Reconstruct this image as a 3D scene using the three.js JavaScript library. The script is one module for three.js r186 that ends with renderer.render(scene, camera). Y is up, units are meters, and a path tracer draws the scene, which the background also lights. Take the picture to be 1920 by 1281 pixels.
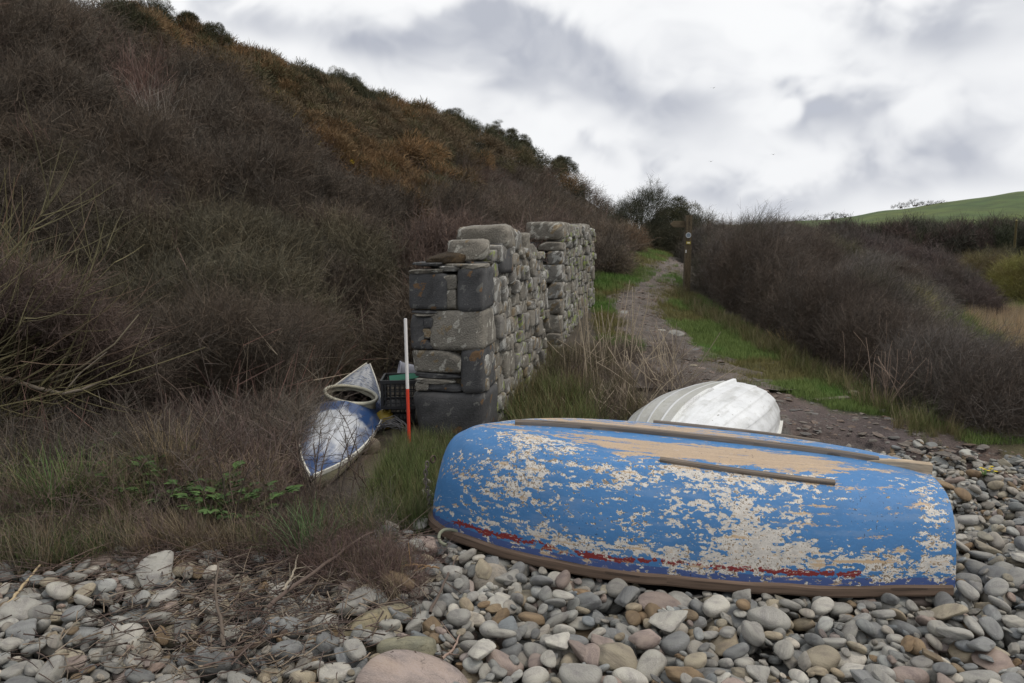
import * as THREE from 'three';
import { mergeGeometries, mergeVertices } from 'three/addons/utils/BufferGeometryUtils.js';

// ───────────── camera ─────────────
const PITCH = 7.5 * Math.PI / 180, FPX = 1480, EYE = 1.6;
const scene = new THREE.Scene();
const camera = new THREE.PerspectiveCamera(2 * Math.atan(640.5 / FPX) * 180 / Math.PI, 1920 / 1281, 0.05, 1500);
camera.position.set(0, EYE, 0);
camera.rotation.x = -PITCH;
const renderer = new THREE.WebGLRenderer({ antialias: true });
renderer.toneMapping = THREE.LinearToneMapping;
renderer.toneMappingExposure = 0.92;
renderer.shadowMap.enabled = true;

// ───────────── noise and random ─────────────
function rng(a) { return () => { a |= 0; a = a + 0x6D2B79F5 | 0; let t = Math.imul(a ^ a >>> 15, 1 | a); t = t + Math.imul(t ^ t >>> 7, 61 | t) ^ t; return ((t ^ t >>> 14) >>> 0) / 4294967296; }; }
const h3 = (x, y, z) => { let h = Math.imul(x, 374761393) + Math.imul(y, 668265263) + Math.imul(z, 2147483647 ^ 0x5bd1e995) | 0; h = Math.imul(h ^ h >>> 13, 1274126177); h = Math.imul(h ^ h >>> 15, 0x85ebca6b); return ((h ^ h >>> 16) >>> 0) / 4294967296; };
const fade = (t) => t * t * (3 - 2 * t), lerp = (a, b, t) => a + (b - a) * t, clamp = (x, a = 0, b = 1) => Math.min(b, Math.max(a, x));
const sstep = (a, b, x) => fade(clamp((x - a) / (b - a)));
function n3(x, y, z) {
  const X = Math.floor(x), Y = Math.floor(y), Z = Math.floor(z), u = fade(x - X), v = fade(y - Y), w = fade(z - Z);
  return lerp(lerp(lerp(h3(X, Y, Z), h3(X + 1, Y, Z), u), lerp(h3(X, Y + 1, Z), h3(X + 1, Y + 1, Z), u), v), lerp(lerp(h3(X, Y, Z + 1), h3(X + 1, Y, Z + 1), u), lerp(h3(X, Y + 1, Z + 1), h3(X + 1, Y + 1, Z + 1), u), v), w) * 2 - 1;
}
function fbm(x, y, z, o = 4) { let s = 0, a = 0.5; for (let i = 0; i < o; i++) { s += a * n3(x, y, z); x = x * 2.03 + 11.3; y = y * 2.03 + 3.7; z = z * 2.03 + 7.1; a *= 0.5; } return s; }
function pn2(x, y, p, seed) { const X = Math.floor(x), Y = Math.floor(y), u = fade(x - X), v = fade(y - Y), m = (k) => ((k % p) + p) % p; return lerp(lerp(h3(m(X), m(Y), seed), h3(m(X + 1), m(Y), seed), u), lerp(h3(m(X), m(Y + 1), seed), h3(m(X + 1), m(Y + 1), seed), u), v) * 2 - 1; }
function pf(u, v, p, seed, o = 4) { let s = 0, a = 0.5; for (let i = 0; i < o; i++) { s += a * pn2(u * p, v * p, p, seed + i); p *= 2; a *= 0.5; } return s; }   // tiling noise over [0,1]²

// a photograph pixel and a depth -> a point [x, height]; and back
const cp = Math.cos(PITCH), sp = Math.sin(PITCH);
function PX(px, py, d) { const xc = (px - 960) / FPX, yc = (640.5 - py) / FPX, den = cp + yc * sp; return [xc / den * d, EYE + (yc * cp - sp) / den * d]; }
function toPx(x, y, d) { const Y = y - EYE, zc = Math.max(0.01, d * cp - Y * sp), yc = Y * cp + d * sp; return [960 + FPX * x / zc, 640.5 - FPX * yc / zc]; }
function inPoly(p, x, y) { let c = false; for (let i = 0, j = p.length - 1; i < p.length; j = i++) { if ((p[i][1] > y) !== (p[j][1] > y) && x < (p[j][0] - p[i][0]) * (y - p[i][1]) / (p[j][1] - p[i][1]) + p[i][0]) c = !c; } return c; }

// ───────────── sky: bright broken overcast ─────────────
{
  const W = 3072, Hh = W / 2, data = new Float32Array(W * Hh * 4);
  const blobs = [[1000, 95, 120, 60, 0.85], [830, 70, 110, 45, 0.7], [1120, 130, 90, 50, 0.7], [1180, 180, 60, 30, 0.45], [940, 150, 90, 30, 0.45], [540, 20, 160, 40, 0.5], [1310, 205, 70, 45, 0.5], [1580, 195, 110, 38, 0.42], [1500, 225, 50, 22, 0.35], [1125, 270, 40, 26, 0.3], [1690, 70, 130, 45, 0.5], [1790, 40, 150, 50, 0.35], [1360, 335, 150, 35, 0.36], [1480, 355, 140, 40, 0.3], [1800, 255, 130, 55, 0.36], [1850, 330, 120, 45, 0.3], [1640, 320, 120, 40, 0.24]];
  for (let r = 0; r < Hh; r++) {
    const up = ((r + 0.5) / Hh - 0.5) * Math.PI, y = Math.sin(up), cu = Math.cos(up);
    for (let c = 0; c < W; c++) {
      const o = (r * W + c) * 4; data[o + 3] = 1;
      if (y < -0.02) { data[o] = 0.5; data[o + 1] = 0.52; data[o + 2] = 0.56; continue; }
      const a = ((c + 0.5) / W - 0.5) * 2 * Math.PI, x = Math.cos(a) * cu, z = Math.sin(a) * cu, k = 1 / (Math.max(y, 0) + 0.22), qx = x * k, qz = z * k;
      const wx = fbm(x * 6 + 5.1, y * 9, z * 6, 4), wz = fbm(x * 6, y * 9 + 9.7, z * 6, 4);
      const f = fbm(qx * 1.9 + wx * 0.7, qz * 1.9 + wz * 0.7, 2.2, 5), fine = fbm(x * 17 + wx * 1.6, y * 24 + wz * 1.6, z * 17, 5);
      let grey = sstep(0.02, 0.42, f + 0.25 * wx) * 0.7, inside = 0;
      if (z < -0.2) {
        const zc = -z * cp - y * sp, yc = y * cp - z * sp, px = 960 + FPX * x / zc, py = 640.5 - FPX * yc / zc;
        inside = zc > 0.2 ? sstep(-500, -100, px) * sstep(2420, 2020, px) * sstep(-420, -60, py) : 0;
        if (inside > 0) { let b = 0; const jx = px + 130 * wx + 70 * fine, jy = py + 90 * wz + 55 * fine; for (const [bx, by, rx, ry, w] of blobs) { const e = ((jx - bx) / rx) ** 2 + ((jy - by) / ry) ** 2; if (e < 9) b += w * Math.exp(-e * 0.75); } grey = lerp(grey, (0.8 * sstep(-0.02, 1.1, b * 1.3 + 0.42 * fine + 0.12 * wx) + 0.12 * sstep(0, 0.5, b + 0.3 * fine)) * (0.95 + 0.45 * fine) + 0.12 * sstep(0, 0.5, f), inside); }
      }
      grey = clamp(grey + fine * 0.1);
      const veil = 0.09 * sstep(0.3, 0.02, y) + 0.05 * sstep(-0.25, 0.35, wx);
      const t = clamp(grey * 0.9 + veil);
      data[o] = lerp(1.05, 0.49, t); data[o + 1] = lerp(1.06, 0.52, t); data[o + 2] = lerp(1.075, 0.6, t);
    }
  }
  const t = new THREE.DataTexture(data, W, Hh, THREE.RGBAFormat, THREE.FloatType);
  t.mapping = THREE.EquirectangularReflectionMapping; t.magFilter = THREE.LinearFilter; t.needsUpdate = true;
  scene.background = t; scene.environment = t;
}
const sun = new THREE.DirectionalLight(0xfff3e4, 1.5);
sun.position.set(11, 17, -3); sun.target.position.set(0, 0, -6); sun.shadow.radius = 22; sun.castShadow = true;
Object.assign(sun.shadow.camera, { left: -30, right: 30, top: 30, bottom: -30, near: 0.1, far: 90 });
scene.add(sun, sun.target);

// ───────────── helpers ─────────────
const counts = {};
function numbered(n) { const k = counts[n] = (counts[n] ?? -1) + 1; return k ? n + '_' + String(k).padStart(3, '0') : n; }
function tag(o, label, category, group, kind) { if (label) o.userData.label = label; if (category) o.userData.category = category; if (group) o.userData.group = group; if (kind) o.userData.kind = kind; return o; }
function thing(name, label, category, x = 0, y = 0, d = 0, group) { const g = new THREE.Group(); g.name = numbered(name); g.position.set(x, y, -d); scene.add(g); return tag(g, label, category, group); }
function mesh(name, geo, m, parent) { const o = new THREE.Mesh(geo, m); o.castShadow = o.receiveShadow = true; o.name = parent && parent !== scene ? name : numbered(name); (parent ?? scene).add(o); return o; }
const tex = (w, h, fn, srgb = true, rep = true) => {
  const a = new Uint8Array(w * h * 4), c = [0, 0, 0];
  for (let y = 0; y < h; y++) for (let x = 0; x < w; x++) { fn((x + 0.5) / w, (y + 0.5) / h, c); const o = (y * w + x) * 4; for (let i = 0; i < 3; i++) { const l = clamp(c[i]); a[o + i] = 255 * (srgb ? (l <= 0.0031308 ? l * 12.92 : 1.055 * l ** (1 / 2.4) - 0.055) : l); } a[o + 3] = 255; }
  const t = new THREE.DataTexture(a, w, h); t.magFilter = THREE.LinearFilter; t.minFilter = THREE.LinearMipmapLinearFilter; t.generateMipmaps = true;
  if (srgb) t.colorSpace = THREE.SRGBColorSpace; if (rep) t.wrapS = t.wrapT = THREE.RepeatWrapping; t.needsUpdate = true; return t;
};
function mat(rgb, rough = 0.9, o = {}) { const m = new THREE.MeshStandardMaterial({ roughness: rough, metalness: 0, side: THREE.DoubleSide, ...o }); if (rgb) m.color.setRGB(...rgb); return m; }
const V = (x, y, z) => new THREE.Vector3(x, y, z);

// strips: thin tapering blades collected in one geometry
class Strips {
  constructor() { this.p = []; this.i = []; this.c = []; }
  blade(pts, w0, w1, side, col) {
    const n = pts.length, b = this.p.length / 3;
    for (let k = 0; k < n; k++) { const w = lerp(w0, w1, k / (n - 1)) / 2, q = pts[k]; this.p.push(q.x - side.x * w, q.y - side.y * w, q.z - side.z * w, q.x + side.x * w, q.y + side.y * w, q.z + side.z * w); if (col) this.c.push(...col, ...col); }
    for (let k = 0; k < n - 1; k++) { const a = b + k * 2; this.i.push(a, a + 1, a + 2, a + 1, a + 3, a + 2); }
  }
  stick(pts, r0, r1, col, sides = 3) {           // round twig with 3 or more sides
    const n = pts.length, b = this.p.length / 3, t = V(), u = V(), v = V();
    for (let k = 0; k < n; k++) {
      t.subVectors(pts[Math.min(n - 1, k + 1)], pts[Math.max(0, k - 1)]).normalize(); u.set(0.31, 0.17, 0.93).cross(t).normalize(); v.crossVectors(t, u);
      const r = lerp(r0, r1, k / (n - 1));
      for (let s = 0; s < sides; s++) { const a = s / sides * 6.2832, ca = Math.cos(a) * r, sa = Math.sin(a) * r; this.p.push(pts[k].x + u.x * ca + v.x * sa, pts[k].y + u.y * ca + v.y * sa, pts[k].z + u.z * ca + v.z * sa); if (col) this.c.push(...col); }
    }
    for (let k = 0; k < n - 1; k++) for (let s = 0; s < sides; s++) { const a = b + k * sides + s, c = b + k * sides + (s + 1) % sides; this.i.push(a, c, a + sides, c, c + sides, a + sides); }
  }
  build() { const g = new THREE.BufferGeometry(); g.setAttribute('position', new THREE.Float32BufferAttribute(this.p, 3)); if (this.c.length) g.setAttribute('color', new THREE.Float32BufferAttribute(this.c, 3)); g.setIndex(this.i); g.computeVertexNormals(); return g; }
}
const rv = (R) => { const z = R() * 2 - 1, a = R() * 6.2832, s = Math.sqrt(1 - z * z); return V(s * Math.cos(a), z, s * Math.sin(a)); };
function arc(p, dir, len, bend, n = 3) { const q = [p.clone()], d = dir.clone().normalize(), c = p.clone(); for (let k = 0; k < n; k++) { c.addScaledVector(d, len / n); q.push(c.clone()); d.addScaledVector(bend, 1 / n).normalize(); } return q; }
function twigClump(seed, { stems = 9, len = 0.55, spread = 0.75, subs = 8, w = 0.006, sub = 0.17, up = 0 } = {}) {
  const R = rng(seed), S = new Strips();
  for (let i = 0; i < stems; i++) {
    const a = R() * 6.2832, s = Math.sqrt(R()) * spread, dir = V(Math.cos(a) * s, 1, Math.sin(a) * s), L = len * (0.6 + 0.5 * R()), pts = arc(V((R() - 0.5) * 0.25, -0.08, (R() - 0.5) * 0.25), dir, L, rv(R).multiplyScalar(0.55).add(V(0, up, 0)), 3);
    S.blade(pts, i < 3 ? w * 1.9 : w, w * 0.45, rv(R).cross(dir).normalize());
    for (let k = 0; k < subs; k++) {
      const f = 0.25 + 0.75 * R(), j = Math.min(2, Math.floor(f * 3)), p = pts[j].clone().lerp(pts[j + 1], f * 3 - j), d2 = pts[j + 1].clone().sub(pts[j]).normalize().addScaledVector(rv(R), 1.05).add(V(0, up * 0.5, 0)), q = arc(p, d2, sub * (0.5 + R()), rv(R).multiplyScalar(0.4), 1);
      S.blade(q, w * 0.6, w * 0.3, rv(R).cross(d2).normalize());
    }
  }
  return S.build();
}
function sprayClump(seed, { n = 130, r = 0.22, len = 0.11, w = 0.014, flat = 0.8 } = {}) {   // gorse, fine foliage: short spines all through a small volume
  const R = rng(seed), S = new Strips();
  for (let i = 0; i < n; i++) { const c = rv(R).multiplyScalar(r * Math.cbrt(R())); c.y = Math.abs(c.y) * flat; const d = c.clone().normalize().addScaledVector(rv(R), 0.8).add(V(0, 0.35, 0)); S.blade(arc(c, d, len * (0.5 + R()), rv(R).multiplyScalar(0.3), 1), w, w * 0.25, rv(R).cross(d).normalize()); }
  return S.build();
}
function grassTuft(seed, { n = 22, h = 0.14, r = 0.06, w = 0.005, lean = 0.5, bend = 0.9 } = {}) {
  const R = rng(seed), S = new Strips();
  for (let i = 0; i < n; i++) { const a = R() * 6.2832, s = lean * R(), dir = V(Math.cos(a) * s, 1, Math.sin(a) * s), rr = Math.sqrt(R()) * r, b = R() * 6.2832, pts = arc(V(Math.cos(b) * rr, -0.01, Math.sin(b) * rr), dir, h * (0.45 + 0.75 * R()), V(Math.cos(a), -0.5, Math.sin(a)).multiplyScalar(bend * R()), 3); S.blade(pts, w, w * 0.15, V(-Math.sin(a), 0, Math.cos(a))); }
  return S.build();
}
const _m = new THREE.Matrix4(), _q = new THREE.Quaternion(), _q2 = new THREE.Quaternion(), _y = V(0, 1, 0), _c = new THREE.Color();
// items: {p: Vector3, up?: Vector3, s: number|[x,y,z], r: angle, c: [r,g,b]}; one instanced part per geometry
function scatter(name, geos, material, items, parent) {
  const lists = geos.map(() => []); items.forEach((it, i) => lists[i % geos.length].push(it));
  lists.forEach((L, gi) => {
    if (!L.length) return;
    const im = new THREE.InstancedMesh(geos[gi], material, L.length);
    L.forEach((it, k) => {
      _q.setFromUnitVectors(_y, it.up ?? _y); _q2.setFromAxisAngle(_y, it.r ?? 0); if (it.q) _q.copy(it.q); else _q.multiply(_q2);
      const s = it.s; _m.compose(it.p, _q, Array.isArray(s) ? V(...s) : V(s, s, s)); im.setMatrixAt(k, _m); im.setColorAt(k, _c.setRGB(...(it.c ?? [1, 1, 1])));
    });
    im.name = name; im.userData.kind = 'stuff'; im.castShadow = im.receiveShadow = true; parent.add(im);
  });
}
function stuff(name, label, category) { const g = new THREE.Group(); g.name = name; scene.add(g); return tag(g, label, category, null, 'stuff'); }
const vary = (R, c, k = 0.3) => { const f = 1 + (R() - 0.5) * 2 * k, w = (R() - 0.5) * 0.14; return [c[0] * f * (1 + w), c[1] * f, c[2] * f * (1 - w)]; };

// rocks: rounded intersections of half-spaces, unit size
function rockGeo(seed, { box = false, detail = 5, p = 9, extra = 5, rough = 0.05, freq = 2.2, round = false } = {}) {
  const R = rng(seed);
  let g = box ? new THREE.BoxGeometry(2, 2, 2, detail, detail, detail) : new THREE.IcosahedronGeometry(1, detail);
  g.deleteAttribute('uv'); g.deleteAttribute('normal'); g = mergeVertices(g, 1e-4);
  const pl = [];
  if (box) for (const s of [-1, 1]) pl.push([V(s, (R() - 0.5) * 0.16, (R() - 0.5) * 0.16), 1], [V((R() - 0.5) * 0.16, s, (R() - 0.5) * 0.12), 1], [V((R() - 0.5) * 0.1, (R() - 0.5) * 0.1, s), 1]);
  else if (round) for (const s of [-1, 1]) pl.push([V(s, 0, 0), 1], [V(0, s, 0), 1], [V(0, 0, s), 1]);
  else for (let i = 0; i < 9; i++) pl.push([rv(R), 0.78 + 0.25 * R()]);
  for (let i = 0; i < extra; i++) pl.push([rv(R), box ? 1.2 + 0.35 * R() : round ? 0.86 + 0.3 * R() : 0.8 + 0.3 * R()]);
  const a = g.attributes.position, v = V(), uv = [], o = R() * 50;
  for (let i = 0; i < a.count; i++) {
    v.fromBufferAttribute(a, i).normalize(); let s = 0;
    for (const [n, d] of pl) { const t = v.dot(n) / d; if (t > 0) s += t ** p; }
    const r = s ** (-1 / p) * (1 + rough * 2 * fbm(v.x * freq + o, v.y * freq, v.z * freq, 3));
    v.multiplyScalar(Math.min(r, 1.7)); a.setXYZ(i, v.x, v.y, v.z);
    uv.push((v.x - v.y) * 0.3 + R() * 0, (v.x + v.y - 2 * v.z) * 0.18);
  }
  g.setAttribute('uv', new THREE.Float32BufferAttribute(uv, 2)); g.computeVertexNormals(); return g;
}

// ───────────── textures ─────────────
const T = {};
T.stone = tex(512, 512, (u, v, c) => { const b = pf(u, v, 4, 1, 4), f = pn2(u * 256, v * 256, 256, 7), f2 = pn2(u * 90, v * 90, 90, 17), vein = Math.abs(pf(u, v, 3, 21, 4)); let l = 0.84 + 0.36 * b + 0.14 * f + 0.12 * f2; if (vein < 0.014) l *= 1.4; const sp = pn2(u * 60, v * 60, 60, 31) > 0.86 ? 0.75 : 1; l *= sp; c[0] = l; c[1] = l * (0.99 + 0.02 * b); c[2] = l * (0.97 - 0.05 * b); });
T.stoneBig = tex(512, 512, (u, v, c) => { const b = pf(u, v, 5, 101, 5), w = pf(u, v, 12, 103, 4), f = pn2(u * 200, v * 200, 200, 107), vein = Math.abs(pf(u, v, 6, 121, 4)); let l = 0.82 + 0.5 * b + 0.22 * w + 0.16 * f; if (vein < 0.014) l *= 0.6; c[0] = l; c[1] = l * (1 - 0.08 * b); c[2] = l * (0.97 - 0.2 * b); });
T.stoneBump = tex(256, 256, (u, v, c) => { c[0] = c[1] = c[2] = 0.5 + 0.35 * pf(u, v, 8, 5, 4) + 0.15 * pn2(u * 128, v * 128, 128, 3); }, false);
T.slate = tex(512, 512, (u, v, c) => { const b = pf(u, v, 4, 41, 5), f = pn2(u * 200, v * 200, 200, 42), s = pf(u, v * 3, 6, 43, 4), li = sstep(0.34, 0.4, pf(u, v, 12, 44, 5)), or = sstep(0.37, 0.42, pf(u, v, 9, 45, 4)); let l = 0.068 + 0.045 * b + 0.012 * f + 0.014 * s; c[0] = l; c[1] = l * 1.0; c[2] = l * 1.02; c[0] = lerp(c[0], 0.2, li * 0.45); c[1] = lerp(c[1], 0.2, li * 0.45); c[2] = lerp(c[2], 0.18, li * 0.45); c[0] = lerp(c[0], 0.16, or * 0.7); c[1] = lerp(c[1], 0.085, or * 0.7); c[2] = lerp(c[2], 0.03, or * 0.7); });
const lichenTex = (seed, amount, green) => tex(512, 512, (u, v, c) => {
  const b = pf(u, v, 4, seed, 5), f = pn2(u * 220, v * 220, 220, seed + 9), li = sstep(amount, amount + 0.1, pf(u, v, 14, seed + 13, 5) + 0.3 * pf(u, v, 3, seed + 15, 3)), gl = sstep(0.2, 0.3, pf(u, v, 16, seed + 21, 4)) * green, oc = sstep(0.3, 0.36, pf(u, v, 6, seed + 31, 4));
  let l = 0.175 + 0.12 * b + 0.05 * f; c[0] = l * 1.05; c[1] = l; c[2] = l * 0.9; const q = 0.42 + 0.12 * f; c[0] = lerp(c[0], q, li * 0.75); c[1] = lerp(c[1], q, li * 0.75); c[2] = lerp(c[2], q * 0.94, li * 0.75);
  c[0] = lerp(c[0], 0.22, oc * 0.5); c[1] = lerp(c[1], 0.15, oc * 0.5); c[2] = lerp(c[2], 0.06, oc * 0.5); c[0] = lerp(c[0], 0.27, gl); c[1] = lerp(c[1], 0.34, gl); c[2] = lerp(c[2], 0.06, gl);
});
T.lichen = lichenTex(51, 0.12, 0); T.lichenFew = lichenTex(71, 0.26, 0); T.lichenGreen = lichenTex(91, 0.16, 0.6);
T.ground = tex(1024, 1024, (u, v, c) => { const b = pf(u, v, 6, 61, 5), f = pn2(u * 400, v * 400, 400, 62), g = pn2(u * 170, v * 170, 170, 63); const l = 0.78 + 0.4 * b + 0.22 * f + 0.2 * g; c[0] = c[1] = c[2] = l; });
T.wood = tex(512, 256, (u, v, c) => { const g = pf(u, v * 1, 4, 81, 3), s = pn2(u * 8, v * 64, 64, 82) * 0.5 + pn2(u * 16, v * 128, 128, 83) * 0.4, k = pn2(u * 10, v * 10, 10, 84); const l = 0.15 + 0.1 * g + 0.08 * s; c[0] = l * 1.12; c[1] = l * 0.93; c[2] = l * 0.76; if (k > 0.8) { c[0] *= 0.6; c[1] *= 0.6; c[2] *= 0.6; } });
const M = {
  twig: mat(null, 0.95, { color: 0xffffff }),
  leaf: mat(null, 0.85, { color: 0xffffff }),
  stick: mat(null, 0.9, { vertexColors: true }),
  pebble: mat(null, 0.78, { map: T.stone, bumpMap: T.stoneBump, bumpScale: 0.004 }),
  wood: mat(null, 0.9, { map: T.wood, bumpMap: T.wood, bumpScale: 0.004 }),
};

// ───────────── terrain ─────────────
const ctrl = [];
const cAt = (x, d, h) => ctrl.push([x, d, h]), cPx = (px, py, d, off = 0) => { const [x, h] = PX(px, py, d); ctrl.push([x, d, h - off]); };
for (const x of [-8, -3, 0, 3, 6, 11]) for (const d of [-9, -4, 0, 3]) cAt(x, d, d < 1 ? -0.03 * (1 - d) : (x < -4 ? 0.3 : 0));
for (const [x, d, h] of [[-2.5, 3.4, 0.03], [-3.6, 3.6, 0.16], [-2.3, 4.4, 0.12], [-1.2, 4.5, 0.03], [0, 5.2, 0], [2, 5, 0], [4, 5, 0], [6, 5, -0.02], [9, 6, -0.08], [-1.3, 6.5, 0.04], [-1.2, 8.3, 0.12], [-0.3, 6, 0], [0.5, 8, 0.08], [1.5, 6.6, 0.04], [3, 6.8, 0.05], [3.9, 6.05, 0], [5.6, 8, -0.1], [7, 9, -0.2], [0.3, 10, 0.25], [-0.6, 10.5, 0.5], [0.6, 13.4, 0.7],
  [9, 12, -0.6], [13, 20, -1], [20, 25, -1], [20, 40, -1], [12, 30, -0.9], [40, 40, -1], [30, 20, -1], [20, 12, -0.8], [6, 14, 0.15], [7, 19, 0.3], [5.5, 24, 0.9], [9, 26, 0], [12, 48, -0.6], [5, 34, 1.0], [60, 60, -0.5], [40, 10, -0.9], [20, 2, -0.4],
  [-16, 28, 7.5], [-9, 38, 6], [0, 42, 4], [4, 45, 2.5], [-22, 18, 9], [-32, 40, 11], [-12, 5, 3.6], [-20, 5, 6.5], [-9, 0, 1.6], [-20, -8, 4], [10, 60, 0], [-20, 70, 8]]) cAt(x, d, h);
// path and verges
cPx(1300, 700, 8.7); cPx(1235, 645, 10.6); cPx(1170, 583, 13.4); cPx(1240, 520, 18); cPx(1250, 488, 22); cPx(1225, 474, 24); cPx(1287, 555, 16); cPx(1450, 650, 10.6); cPx(1640, 758, 7.25); cPx(1116, 580, 13.5); cPx(1140, 540, 15); cPx(1200, 490, 19); cPx(1330, 600, 13);
// hillside under the scrub
for (const [px, py, d, off] of [[-250, 700, 5.6, 0.3], [0, 800, 5.6, 0.15], [250, 790, 6.3, 0.2], [480, 720, 7.6, 0.25], [660, 660, 9, 0.3], [740, 600, 10.3, 0.35], [-200, 300, 9.5, 0.5], [60, 300, 10, 0.5], [200, 400, 9.8, 0.5], [330, 520, 8.8, 0.45], [420, 330, 12, 0.5], [560, 430, 11.5, 0.5], [180, 5, 16.5, 0.6], [300, 200, 13.5, 0.5], [420, 100, 19.5, 0.5], [650, 175, 24, 0.5], [520, 230, 17, 0.5], [640, 320, 16.3, 0.5], [800, 390, 16.5, 0.5], [730, 460, 13.5, 0.5], [900, 250, 28, 0.5], [1060, 325, 31, 0.45], [1000, 380, 21, 0.5], [900, 330, 22, 0.5], [1120, 430, 21, 0.4], [1160, 430, 26, 0.35], [1150, 480, 18, 0.3], [880, 470, 15, 0.4], [-500, -100, 13, 0.5]]) cPx(px, py, d, off);
const NC = ctrl.length, wts = new Float64Array(NC + 1);
{
  const n = NC + 1, A = []; const C2 = 0.8;
  for (let i = 0; i < NC; i++) { const r = new Float64Array(n + 1); for (let j = 0; j < NC; j++) r[j] = Math.sqrt((ctrl[i][0] - ctrl[j][0]) ** 2 + (ctrl[i][1] - ctrl[j][1]) ** 2 + C2) - (i === j ? 0.12 : 0); r[NC] = 1; r[n] = ctrl[i][2]; A.push(r); }
  const l = new Float64Array(n + 1).fill(1); l[NC] = 0; l[n] = 0; A.push(l);
  for (let k = 0; k < n; k++) { let b = k; for (let i = k; i < n; i++) if (Math.abs(A[i][k]) > Math.abs(A[b][k])) b = i; [A[k], A[b]] = [A[b], A[k]]; for (let i = k + 1; i < n; i++) { const f = A[i][k] / A[k][k]; if (f) for (let j = k; j <= n; j++) A[i][j] -= f * A[k][j]; } }
  for (let k = n - 1; k >= 0; k--) { let s = A[k][n]; for (let j = k + 1; j < n; j++) s -= A[k][j] * wts[j]; wts[k] = s / A[k][k]; }
}
function H0(x, d) { let s = wts[NC]; for (let i = 0; i < NC; i++) { const a = x - ctrl[i][0], b = d - ctrl[i][1]; s += wts[i] * Math.sqrt(a * a + b * b + 0.8); } return s; }
function H(x, d) { const r = Math.hypot(x, d), far = sstep(55, 85, r); let h = far < 1 ? H0(x, d) : 0; if (far > 0) h = lerp(h, clamp(h, -1, 3) * 0.3 - 0.7, far); return h + 0.05 * fbm(x * 0.9, d * 0.9, 1, 3) * sstep(4, 9, r); }
function normalAt(x, d) { const e = 0.15; return V(-(H(x + e, d) - H(x - e, d)) / (2 * e), 1, (H(x, d + e) - H(x, d - e)) / (2 * e)).normalize(); }
// zones, outlined on the photograph
const Z = {
  vergeR: [[1205, 575], [1215, 545], [1262, 500], [1290, 545], [1440, 630], [1640, 740], [1800, 790], [1990, 840], [1990, 860], [1840, 830], [1680, 785], [1560, 765], [1480, 742], [1390, 725], [1330, 700], [1290, 630], [1240, 600]],
  vergeL: [[1112, 470], [1180, 468], [1230, 462], [1275, 470], [1235, 495], [1225, 520], [1150, 565], [1160, 600], [1200, 670], [1120, 640], [1112, 560]],
  gorse: [[190, -60], [330, 45], [640, 140], [900, 215], [1065, 290], [1110, 345], [1000, 330], [900, 300], [760, 280], [820, 330], [850, 420], [760, 400], [690, 360], [620, 320], [560, 250], [480, 200], [430, 150], [300, 90], [180, 20]],
  soil: [[1160, 580], [1215, 560], [1300, 640], [1340, 705], [1480, 745], [1700, 790], [1990, 860], [1990, 905], [1700, 850], [1480, 800], [1400, 800], [1180, 800], [1280, 720], [1210, 650]],
};
function zoneAt(x, d) {
  const [px, py] = toPx(x + 0.12 * n3(x * 3, d * 3, 4), H(x, d), d + 0.2 * n3(x * 2.5, d * 2.5, 8));
  for (const k in Z) if (inPoly(Z[k], px, py)) return k;
  return null;
}
const shingleD = (x) => x < -0.55 ? lerp(3.55, 3.95, sstep(-2.4, -0.6, x)) : x < 1.2 ? 5.6 : lerp(6.3, 5.6, sstep(1.5, 4.6, x)) + (x > 4.8 ? (x - 4.8) * 0.9 : 0);
const sink = (x, d) => d > 0 && d < 9 ? 0.1 * sstep(0.25, -0.15, (x > 5 ? Math.min(d - shingleD(x), d - 6.2 - (x - 5) * 2.4) : d - shingleD(x))) : d <= 0 ? 0.1 : 0;
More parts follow.
